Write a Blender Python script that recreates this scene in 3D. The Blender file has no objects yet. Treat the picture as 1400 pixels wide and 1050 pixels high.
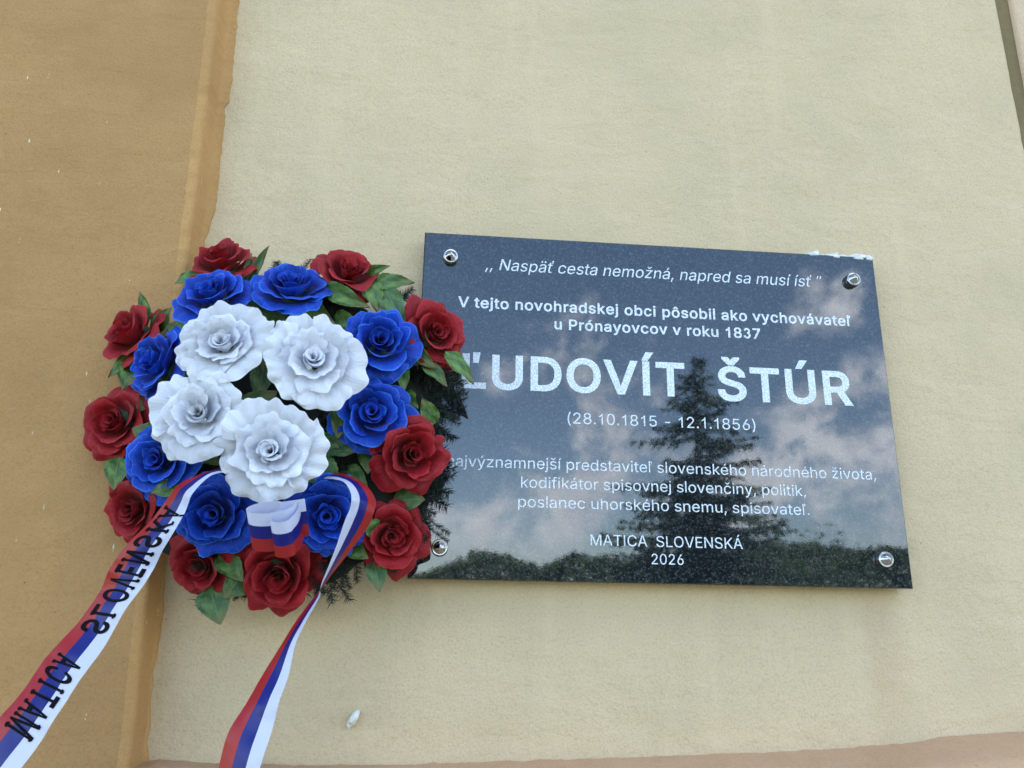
import bpy, math, random
import numpy as np
from mathutils import Vector, Matrix, noise, geometry

# ------------------------------------------------------------------ camera
F, RX, RY, RZ = 1099.8, .2874, -.0158, -.0898          # focal length (in 1/1400 widths), pitch, roll, yaw
CAM = Vector((.0304, -.9404, 1.655))
scene = bpy.context.scene

def rot(t, i, j):
    m = np.eye(3); m[i, i] = m[j, j] = math.cos(t); m[i, j] = -math.sin(t); m[j, i] = math.sin(t)
    return m
RM = rot(RZ, 0, 1) @ rot(RX, 1, 2) @ rot(RY, 2, 0)
RIGHT, FWD, UP = (Vector(RM[:, k]) for k in range(3))
cam_data = bpy.data.cameras.new('camera')
cam_data.sensor_width = 36
cam_data.lens = 36 * F / 1400
cam_data.clip_start = .02
cam_data.clip_end = 2000
cam = bpy.data.objects.new('camera', cam_data)
scene.collection.objects.link(cam)
M = Matrix.Identity(4)
for k, v in enumerate((RIGHT, UP, -FWD)):
    for r in range(3):
        M[r][k] = v[r]
M.translation = CAM
cam.matrix_world = M
scene.camera = cam

def ray(px, py):
    return (RIGHT * ((px - 700) / F) + FWD + UP * ((525 - py) / F)).normalized()
def at(px, py, Y):
    """point on the plane y=Y (parallel to the wall) seen at that place of the 1400x1050 photograph"""
    d = ray(px, py)
    return CAM + d * ((Y - CAM.y) / d.y)
def mirrored(px, py):
    """direction in which the polished plaque shows the world at that place"""
    d = ray(px, py)
    return Vector((d.x, -d.y, d.z))

# ------------------------------------------------------------------ sky, sun, exposure
SUN_EL, SUN_AZ = 52, 62            # behind the building, to the right; azimuth counted from +x towards +y
world = bpy.data.worlds.new('World')
scene.world = world
world.use_nodes = True
nt = world.node_tree
nt.nodes.clear()
def N(nt, typ, **kw):
    n = nt.nodes.new(typ)
    for k, v in kw.items():
        if k.startswith('i_'):
            n.inputs[int(k[2:])].default_value = v
        else:
            setattr(n, k, v)
    return n
def Lk(nt, a, b): nt.links.new(a, b)
def mth(nt, op, a, b=None, c=None, clamp=False):
    n = nt.nodes.new('ShaderNodeMath'); n.operation = op; n.use_clamp = clamp
    for i, v in enumerate((a, b, c)):
        if v is None: continue
        if isinstance(v, (int, float)): n.inputs[i].default_value = v
        else: nt.links.new(v, n.inputs[i])
    return n.outputs[0]
def vmath(nt, op, a, b=None, out=0):
    n = nt.nodes.new('ShaderNodeVectorMath'); n.operation = op
    for i, v in enumerate((a, b)):
        if v is None: continue
        if isinstance(v, (tuple, list, Vector)): n.inputs[i].default_value = tuple(v)
        else: nt.links.new(v, n.inputs[i])
    return n.outputs[out]
def mixc(nt, f, a, b, mode='MIX'):
    n = nt.nodes.new('ShaderNodeMix'); n.data_type = 'RGBA'; n.blend_type = mode
    for s, v in ((n.inputs[0], f), (n.inputs[6], a), (n.inputs[7], b)):
        if isinstance(v, (int, float)): s.default_value = v
        elif isinstance(v, (tuple, list)): s.default_value = tuple(v) + ((1,) if len(v) == 3 else ())
        else: nt.links.new(v, s)
    return n.outputs[2]
def maprange(nt, v, a, b, c=0., d=1., smooth=True):
    n = nt.nodes.new('ShaderNodeMapRange'); n.clamp = True
    if smooth: n.interpolation_type = 'SMOOTHSTEP'
    nt.links.new(v, n.inputs[0])
    for i, x in enumerate((a, b, c, d)): n.inputs[i + 1].default_value = x
    return n.outputs[0]
def ntex(nt, vec, scale, detail=4., rough=.5, dist=0., out=0):
    n = nt.nodes.new('ShaderNodeTexNoise')
    n.inputs['Scale'].default_value = scale; n.inputs['Detail'].default_value = detail
    n.inputs['Roughness'].default_value = rough; n.inputs['Distortion'].default_value = dist
    if vec is not None: nt.links.new(vec, n.inputs['Vector'])
    return n.outputs[out]

sky = N(nt, 'ShaderNodeTexSky', sky_type='NISHITA', sun_disc=False, sun_elevation=math.radians(SUN_EL),
        sun_rotation=math.radians(90 - SUN_AZ), altitude=250, air_density=1., dust_density=.35, ozone_density=1.7)
tc = N(nt, 'ShaderNodeTexCoord')
dirn = vmath(nt, 'NORMALIZE', tc.outputs['Generated'])
sepd = N(nt, 'ShaderNodeSeparateXYZ'); Lk(nt, dirn, sepd.inputs[0])
wob = ntex(nt, dirn, 7., 5., .6, out=1)
wob = vmath(nt, 'MULTIPLY', vmath(nt, 'SUBTRACT', wob, (.5, .5, .5)), (.16, .16, .16))
wdir = vmath(nt, 'ADD', dirn, wob)
fb = ntex(nt, dirn, 11., 9., .66, .3)
# cumulus heads (where the polished stone shows them): place in the photograph, angular radius, weight
PUFFS = [(735, 470, .055, .8), (800, 455, .05, .7), (690, 500, .05, .8), (760, 500, .06, .6), (850, 500, .06, .5),
         (640, 440, .03, .4), (1150, 400, .045, .8), (1120, 410, .04, .6), (645, 620, .04, 1.), (690, 700, .13, .75), (620, 690, .08, .8),
         (800, 610, .075, 1.), (780, 680, .08, .9), (860, 640, .05, .7), (870, 540, .03, .6),
         (1180, 560, .08, .9), (1110, 620, .10, 1.), (1200, 640, .12, .9), (1060, 590, .05, .8), (1030, 640, .06, .8),
         (960, 700, .1, .7), (1140, 700, .1, .6), (700, 760, .16, .5), (930, 760, .16, .5)]
acc = None
for px, py, rad, wt in PUFFS:
    dd = vmath(nt, 'DISTANCE', wdir, mirrored(px, py), out=1)
    m = maprange(nt, dd, rad * 1.35, rad * .25, 0, wt)
    acc = m if acc is None else mth(nt, 'MAXIMUM', acc, m)
# the same kind of cumulus all over the rest of the sky
flat = N(nt, 'ShaderNodeCombineXYZ')
zz = mth(nt, 'MAXIMUM', sepd.outputs[2], .05)
zz = mth(nt, 'ADD', zz, .12)
Lk(nt, mth(nt, 'DIVIDE', sepd.outputs[0], zz), flat.inputs[0]); Lk(nt, mth(nt, 'DIVIDE', sepd.outputs[1], zz), flat.inputs[1])
gen = ntex(nt, flat.outputs[0], 1.15, 8., .58, .2)
gen = maprange(nt, gen, .47, .66)
inview = vmath(nt, 'DISTANCE', dirn, mirrored(900, 560), out=1)
gen = mth(nt, 'MULTIPLY', gen, maprange(nt, inview, .38, .55))
cl = mth(nt, 'MAXIMUM', mth(nt, 'MULTIPLY', acc, .84), gen)
cl = mth(nt, 'MULTIPLY', cl, maprange(nt, fb, .32, .62, .12, 1.12))
cmask = maprange(nt, cl, .14, .80)
cshade = maprange(nt, ntex(nt, wdir, 14., 6., .6), .3, .7, .55, 1.15, False)
ccol = mixc(nt, cshade, (4.3, 4.8, 5.7), (10.0, 10.3, 11.0))
skyc = mixc(nt, mth(nt, 'MULTIPLY', cmask, .85), sky.outputs[0], ccol)
bg = N(nt, 'ShaderNodeBackground'); bg.inputs[1].default_value = .12
Lk(nt, skyc, bg.inputs[0])
wo = N(nt, 'ShaderNodeOutputWorld'); Lk(nt, bg.outputs[0], wo.inputs[0])

sd = bpy.data.lights.new('sun', 'SUN'); sd.energy = 4.; sd.angle = math.radians(.5); sd.color = (1, .95, .87)
sun = bpy.data.objects.new('sun', sd); scene.collection.objects.link(sun)
el, az = math.radians(SUN_EL), math.radians(SUN_AZ)
sun.rotation_euler = Vector((math.cos(el) * math.cos(az), math.cos(el) * math.sin(az), math.sin(el))).to_track_quat('Z', 'Y').to_euler()

vs = scene.view_settings
vs.view_transform = 'Standard'; vs.look = 'None'; vs.gamma = 1; vs.use_curve_mapping = False
vs.exposure = 2.34
scene.cycles.max_bounces = 8
scene.cycles.diffuse_bounces = 4

# ------------------------------------------------------------------ helpers
COL = scene.collection
rnd = random.Random(5)
def srgb(r, g, b):
    return tuple(((c / 255) / 12.92 if c / 255 <= .04045 else ((c / 255 + .055) / 1.055) ** 2.4) for c in (r, g, b))
def mesh(name, verts, faces, smooth=True, uvs=None):
    me = bpy.data.meshes.new(name)
    me.from_pydata([tuple(v) for v in verts], [], faces)
    if uvs is not None:
        lay = me.uv_layers.new(name='UVMap')
        idx = np.empty(len(me.loops), dtype=np.int32); me.loops.foreach_get('vertex_index', idx)
        lay.data.foreach_set('uv', np.asarray(uvs, dtype=np.float32)[idx].ravel())
    if smooth: me.polygons.foreach_set('use_smooth', [True] * len(me.polygons))
    me.update()
    return me
def link(name, me, mat=None, parent=None, loc=None, **props):
    o = bpy.data.objects.new(name, me); COL.objects.link(o)
    if mat is not None and me is not None and not me.materials: me.materials.append(mat)
    if parent is not None: o.parent = parent
    if loc is not None: o.location = loc
    for k, v in props.items(): o[k] = v
    return o
def empty(name, loc, parent=None, **props): return link(name, None, None, parent, loc, **props)
def grid(fn, nu, nv, flip=False):
    """(nu+1)x(nv+1) sheet; fn(u in 0..1, v in 0..1) -> point"""
    V = []; UV = []
    for j in range(nv + 1):
        for i in range(nu + 1):
            V.append(fn(i / nu, j / nv)); UV.append((i / nu, j / nv))
    Fc = []
    for j in range(nv):
        for i in range(nu):
            a = j * (nu + 1) + i
            f = (a, a + 1, a + nu + 2, a + nu + 1)
            Fc.append(f[::-1] if flip else f)
    return V, Fc, UV
def lathe(profile, n=32, cap=False):
    V = []; Fc = []
    for r, z in profile:
        for k in range(n):
            a = 2 * math.pi * k / n; V.append((r * math.cos(a), r * math.sin(a), z))
    for j in range(len(profile) - 1):
        for k in range(n):
            Fc.append((j * n + k, j * n + (k + 1) % n, (j + 1) * n + (k + 1) % n, (j + 1) * n + k))
    return V, Fc
def lerp(pts, x):
    """piecewise linear through sorted (x, y)"""
    if x <= pts[0][0]: return pts[0][1]
    for (a, ya), (b, yb) in zip(pts, pts[1:]):
        if x <= b: return ya + (yb - ya) * (x - a) / (b - a)
    return pts[-1][1]

def newmat(name):
    m = bpy.data.materials.new(name); m.use_nodes = True
    t = m.node_tree; p = t.nodes['Principled BSDF']
    return m, t, p
def bump(t, h, strength, dist, normal=None):
    b = t.nodes.new('ShaderNodeBump'); b.inputs['Strength'].default_value = strength; b.inputs['Distance'].default_value = dist
    t.links.new(h, b.inputs['Height'])
    if normal is not None: t.links.new(normal, b.inputs['Normal'])
    return b.outputs[0]
def objco(t): return t.nodes.new('ShaderNodeTexCoord').outputs['Object']

# ------------------------------------------------------------------ materials
def stucco(name, base, dark, stain, scratch=0., grain=.8, smear=0.):
    m, t, p = newmat(name)
    co = objco(t)
    xyz = N(t, 'ShaderNodeSeparateXYZ'); Lk(t, co, xyz.inputs[0])
    n1 = ntex(t, co, 5., 6., .6)
    n2 = ntex(t, co, 22., 5., .65)
    c = mixc(t, maprange(t, n1, .38, .68), base, dark)
    c = mixc(t, maprange(t, n2, .5, .8, 0, .45), c, stain)
    g = ntex(t, co, 380., 4., .7)
    c = mixc(t, maprange(t, g, .33, .52, .42, 0), c, tuple(x * .62 for x in base))
    c = mixc(t, maprange(t, g, .55, .75, 0, .3), c, tuple(min(1, x * 1.22) for x in base))
    if smear:      # warm run-off stain and paler washed streaks, fixed to the wall
        wx = mth(t, 'ADD', xyz.outputs[0], mth(t, 'MULTIPLY', n1, .05))
        a_ = mth(t, 'ABSOLUTE', mth(t, 'SUBTRACT', wx, .595))
        zf = maprange(t, xyz.outputs[2], 1.46, 1.66, .25, 1.)
        zt = maprange(t, xyz.outputs[2], 1.70, 1.715, 1., 0.)
        st_ = mth(t, 'MULTIPLY', mth(t, 'MULTIPLY', maprange(t, a_, .035, .004), zf), mth(t, 'MULTIPLY', zt, maprange(t, n2, .3, .6, .3, 1)))
        c = mixc(t, mth(t, 'MULTIPLY', st_, .3), c, (.47, .31, .19))
        ms = t.nodes.new('ShaderNodeMapping'); ms.inputs['Scale'].default_value = (14, 14, 1.3); Lk(t, co, ms.inputs['Vector'])
        sk = ntex(t, ms.outputs[0], 1.6, 5., .6)
        c = mixc(t, maprange(t, sk, .52, .75, 0, .35), c, tuple(x * 1.09 for x in base))
        c = mixc(t, maprange(t, sk, .46, .28, 0, .3), c, (base[0] * .90, base[1] * .92, base[2] * .88))
    sp = t.nodes.new('ShaderNodeTexVoronoi'); sp.inputs['Scale'].default_value = 26.; Lk(t, co, sp.inputs['Vector'])
    spots = maprange(t, sp.outputs['Distance'], .035, .02)
    c = mixc(t, mth(t, 'MULTIPLY', spots, .7), c, tuple(x * .35 for x in base))
    if scratch:
        mp = t.nodes.new('ShaderNodeMapping'); mp.inputs['Scale'].default_value = (2.4, 1, .5); mp.inputs['Rotation'].default_value = (0, .3, 0)
        Lk(t, co, mp.inputs['Vector'])
        v = t.nodes.new('ShaderNodeTexVoronoi'); v.inputs['Scale'].default_value = 34.; v.inputs['Randomness'].default_value = 1.
        Lk(t, mp.outputs[0], v.inputs['Vector'])
        s = maprange(t, v.outputs['Distance'], .085, .05)
        s = mth(t, 'MULTIPLY', s, maprange(t, ntex(t, co, 7., 2.), .44, .52))
        s = mth(t, 'MULTIPLY', s, maprange(t, ntex(t, co, 300., 2.), .45, .55))
        c = mixc(t, mth(t, 'MULTIPLY', s, scratch), c, (.75, .68, .5))
    Lk(t, c, p.inputs['Base Color'])
    p.inputs['Roughness'].default_value = .9
    p.inputs['Specular IOR Level'].default_value = .25
    h1 = ntex(t, co, 330., 4., .62)
    h2 = ntex(t, co, 60., 4., .5)
    h3 = ntex(t, co, 12., 3., .5)
    tm = t.nodes.new('ShaderNodeMapping'); tm.inputs['Scale'].default_value = (1.3, 1, 3.2); tm.inputs['Rotation'].default_value = (0, .5, 0); Lk(t, co, tm.inputs['Vector'])
    nn = bump(t, ntex(t, tm.outputs[0], 9., 3., .5, .6), .3, .010)
    nn = bump(t, h3, .5, .012, nn)
    nn = bump(t, h2, .35, .003, nn)
    nn = bump(t, h1, grain, .0016, nn)
    Lk(t, nn, p.inputs['Normal'])
    return m
CREAM = stucco('cream_stucco', (.618, .484, .305), (.560, .448, .28), (.60, .455, .29), smear=1.)
CREAM_PINK = stucco('cream_stucco_worn', (.66, .49, .335), (.61, .44, .30), (.56, .42, .29))
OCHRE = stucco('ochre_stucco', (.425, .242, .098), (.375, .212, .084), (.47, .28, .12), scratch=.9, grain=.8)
OCHRE_EDGE_LIT = stucco('ochre_stucco_lit_edge', (.50, .285, .108), (.43, .245, .094), (.54, .32, .14), scratch=.5, grain=.45)  # the same ochre, with the brighter light on the side face put into the colour
LEDGE = stucco('rendered_ledge', (.54, .34, .19), (.49, .30, .16), (.57, .39, .24), grain=.5)
BROWN = stucco('brown_groove', (.22, .17, .085), (.19, .14, .07), (.25, .19, .10), grain=.5)

def granite_mat():
    m, t, p = newmat('polished_granite')
    co = objco(t)
    v = t.nodes.new('ShaderNodeTexVoronoi'); v.inputs['Scale'].default_value = 520.; Lk(t, co, v.inputs['Vector'])
    sp = N(t, 'ShaderNodeSeparateColor'); Lk(t, v.outputs['Color'], sp.inputs[0])
    n = ntex(t, co, 260., 4., .7)
    k = maprange(t, mth(t, 'MULTIPLY', sp.outputs[0], n), .22, .66)
    c = mixc(t, k, (.008, .010, .012), (.058, .072, .076))
    big = ntex(t, co, 90., 3., .6)
    c = mixc(t, maprange(t, big, .45, .7, 0, .5), c, (.020, .025, .026))
    Lk(t, c, p.inputs['Base Color'])
    Lk(t, maprange(t, sp.outputs[1], 0, 1, .008, .042), p.inputs['Roughness'])
    p.inputs['IOR'].default_value = 1.78
    Lk(t, bump(t, ntex(t, co, 420., 2., .5),   .018, .0002), p.inputs['Normal'])
    return m
GRANITE = granite_mat()
def letter_mat():
    m, t, p = newmat('engraved_lettering')
    co = objco(t)
    n = ntex(t, co, 650., 3., .7)
    Lk(t, mixc(t, maprange(t, n, .38, .62), (.40, .46, .52), (.84, .90, .94)), p.inputs['Base Color'])
    p.inputs['Roughness'].default_value = .6
    Lk(t, bump(t, n, .5, .0006), p.inputs['Normal'])
    return m
LETTER = letter_mat()
def simple(name, c, rough=.5, metal=0., bs=None):
    m, t, p = newmat(name)
    p.inputs['Roughness'].default_value = rough; p.inputs['Metallic'].default_value = metal
    co = objco(t)
    n = ntex(t, co, (bs or 40.), 3., .6)
    Lk(t, mixc(t, maprange(t, n, .3, .7), tuple(x * .82 for x in c), c), p.inputs['Base Color'])
    return m
CHROME = simple('polished_steel', (.46, .46, .43), .09, 1.)
DARKRUB = simple('dark_washer', (.03, .03, .03), .5)
SILIC = simple('white_sealant', (.78, .8, .8), .45, bs=120.)
FILLER = simple('pale_filler', (.80, .82, .76), .7, bs=200.)

def petal_mat(name, deep, mid, edge, rough=.55, trans=.22):
    m, t, p = newmat(name)
    uv = t.nodes.new('ShaderNodeTexCoord').outputs['UV']
    s = N(t, 'ShaderNodeSeparateXYZ'); Lk(t, uv, s.inputs[0])
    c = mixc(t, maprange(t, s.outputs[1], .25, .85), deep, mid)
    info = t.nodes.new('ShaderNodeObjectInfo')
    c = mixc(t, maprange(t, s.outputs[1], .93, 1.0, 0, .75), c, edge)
    # streaks along the petal where the dye took unevenly
    mp = t.nodes.new('ShaderNodeMapping'); mp.inputs['Scale'].default_value = (9, 1.2, 1); Lk(t, uv, mp.inputs['Vector'])
    st = ntex(t, mp.outputs[0], 3., 3., .6)
    c = mixc(t, maprange(t, st, .5, .8, 0, .45), c, edge)
    hv = t.nodes.new('ShaderNodeHueSaturation'); Lk(t, c, hv.inputs['Color'])
    Lk(t, maprange(t, info.outputs['Random'], 0, 1, .82, 1.14, False), hv.inputs['Value'])
    c = hv.outputs[0]
    Lk(t, c, p.inputs['Base Color'])
    p.inputs['Roughness'].default_value = rough
    p.inputs['Sheen Weight'].default_value = .06
    p.inputs['Specular IOR Level'].default_value = .35
    # woven cloth and pressed veins
    mp2 = t.nodes.new('ShaderNodeMapping'); mp2.inputs['Scale'].default_value = (26, 3, 1); Lk(t, uv, mp2.inputs['Vector'])
    v = ntex(t, mp2.outputs[0], 2.2, 2., .5)
    nn = bump(t, v, .5, .0022)
    nn = bump(t, ntex(t, objco(t), 900., 2., .5), .2, .0004, nn)
    Lk(t, nn, p.inputs['Normal'])
    tr = t.nodes.new('ShaderNodeBsdfTranslucent'); Lk(t, c, tr.inputs[0]); Lk(t, nn, tr.inputs[1])
    mx = t.nodes.new('ShaderNodeMixShader'); mx.inputs[0].default_value = trans
    out = t.nodes['Material Output']
    Lk(t, p.outputs[0], mx.inputs[1]); Lk(t, tr.outputs[0], mx.inputs[2]); Lk(t, mx.outputs[0], out.inputs[0])
    return m
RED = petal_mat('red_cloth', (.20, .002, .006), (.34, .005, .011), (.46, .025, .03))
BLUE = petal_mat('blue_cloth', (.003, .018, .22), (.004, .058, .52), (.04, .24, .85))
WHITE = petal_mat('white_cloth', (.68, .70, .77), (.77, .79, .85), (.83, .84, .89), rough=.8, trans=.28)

def leaf_mat():
    m, t, p = newmat('leaf_cloth')
    uv = t.nodes.new('ShaderNodeTexCoord').outputs['UV']
    s = N(t, 'ShaderNodeSeparateXYZ'); Lk(t, uv, s.inputs[0])
    info = t.nodes.new('ShaderNodeObjectInfo')
    au = mth(t, 'ABSOLUTE', mth(t, 'SUBTRACT', s.outputs[0], .5))
    # side veins slant from the midrib
    ph = mth(t, 'SUBTRACT', mth(t, 'MULTIPLY', s.outputs[1], 7.), mth(t, 'MULTIPLY', au, 5.))
    fr = mth(t, 'ABSOLUTE', mth(t, 'SUBTRACT', mth(t, 'FRACT', ph), .5))
    vein = maprange(t, fr, .06, .0)
    mid = maprange(t, au, .035, .01)
    vv = mth(t, 'MAXIMUM', vein, mid)
    n = ntex(t, uv, 3., 3., .6)
    c = mixc(t, maprange(t, n, .35, .65), (.038, .10, .022), (.14, .26, .05))
    c = mixc(t, maprange(t, info.outputs['Random'], .5, 1., 0, .5), c, (.02, .06, .03))
    c = mixc(t, maprange(t, s.outputs[1], .6, 1.0, 0, .65), c, (.17, .12, .045))
    c = mixc(t, mth(t, 'MULTIPLY', vv, .45), c, (.16, .25, .10))
    Lk(t, c, p.inputs['Base Color'])
    p.inputs['Roughness'].default_value = .48
    nn = bump(t, vv, .5, .0012)
    nn = bump(t, ntex(t, objco(t), 240., 3., .6), .35, .0008, nn)
    Lk(t, nn, p.inputs['Normal'])
    return m
LEAF = leaf_mat()
NEEDLE = simple('dark_needles', (.012, .022, .014), .55, bs=300.)
STRAW = simple('dark_wreath_base', (.012, .016, .010), .9, bs=60.)
WIRE = simple('sprig_wire', (.05, .045, .03), .6)

def ribbon_mat():
    m, t, p = newmat('striped_satin')
    p.inputs['Anisotropic'].default_value = .5
    uv = t.nodes.new('ShaderNodeTexCoord').outputs['UV']
    s = N(t, 'ShaderNodeSeparateXYZ'); Lk(t, uv, s.inputs[0])
    v = s.outputs[0]
    a = maprange(t, v, .330, .336, smooth=False); b = maprange(t, v, .664, .670, smooth=False)
    c = mixc(t, a, (.60, .63, .80), (.003, .008, .17))
    c = mixc(t, b, c, (.36, .012, .012))
    Lk(t, c, p.inputs['Base Color'])
    p.inputs['Roughness'].default_value = .36
    p.inputs['Specular IOR Level'].default_value = .45
    mp = t.nodes.new('ShaderNodeMapping'); mp.inputs['Scale'].default_value = (1, 60, 1); Lk(t, uv, mp.inputs['Vector'])
    Lk(t, bump(t, ntex(t, mp.outputs[0], 18., 2.), .12, .0006), p.inputs['Normal'])
    tr = t.nodes.new('ShaderNodeBsdfTranslucent'); Lk(t, c, tr.inputs[0])
    mx = t.nodes.new('ShaderNodeMixShader'); mx.inputs[0].default_value = .2
    Lk(t, p.outputs[0], mx.inputs[1]); Lk(t, tr.outputs[0], mx.inputs[2]); Lk(t, mx.outputs[0], t.nodes['Material Output'].inputs[0])
    return m
RIBBON = ribbon_mat()
INK = simple('black_ribbon_ink', (.003, .003, .006), .6)
INK.node_tree.nodes['Principled BSDF'].inputs['Specular IOR Level'].default_value = .08
CALYX = simple('calyx_green', (.03, .07, .02), .7)

def ground_mat():
    m, t, p = newmat('mown_grass_ground')
    co = objco(t)
    n = ntex(t, co, 1.5, 6., .6)
    Lk(t, mixc(t, maprange(t, n, .35, .65), (.10, .12, .05), (.17, .17, .09)), p.inputs['Base Color'])
    p.inputs['Roughness'].default_value = .95
    return m
GROUND = ground_mat()
PAVE = simple('grey_pavement', (.50, .47, .42), .9, bs=6.)
BARK = simple('bark', (.09, .065, .045), .9, bs=8.)
SPRUCE = simple('spruce_needles', (.035, .06, .03), .8, bs=2.)
BROADLEAF = simple('broadleaf', (.06, .10, .03), .8, bs=1.)
SUN_BLOCK = simple('sun_block_tiles', (.25, .10, .06), .8)

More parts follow.
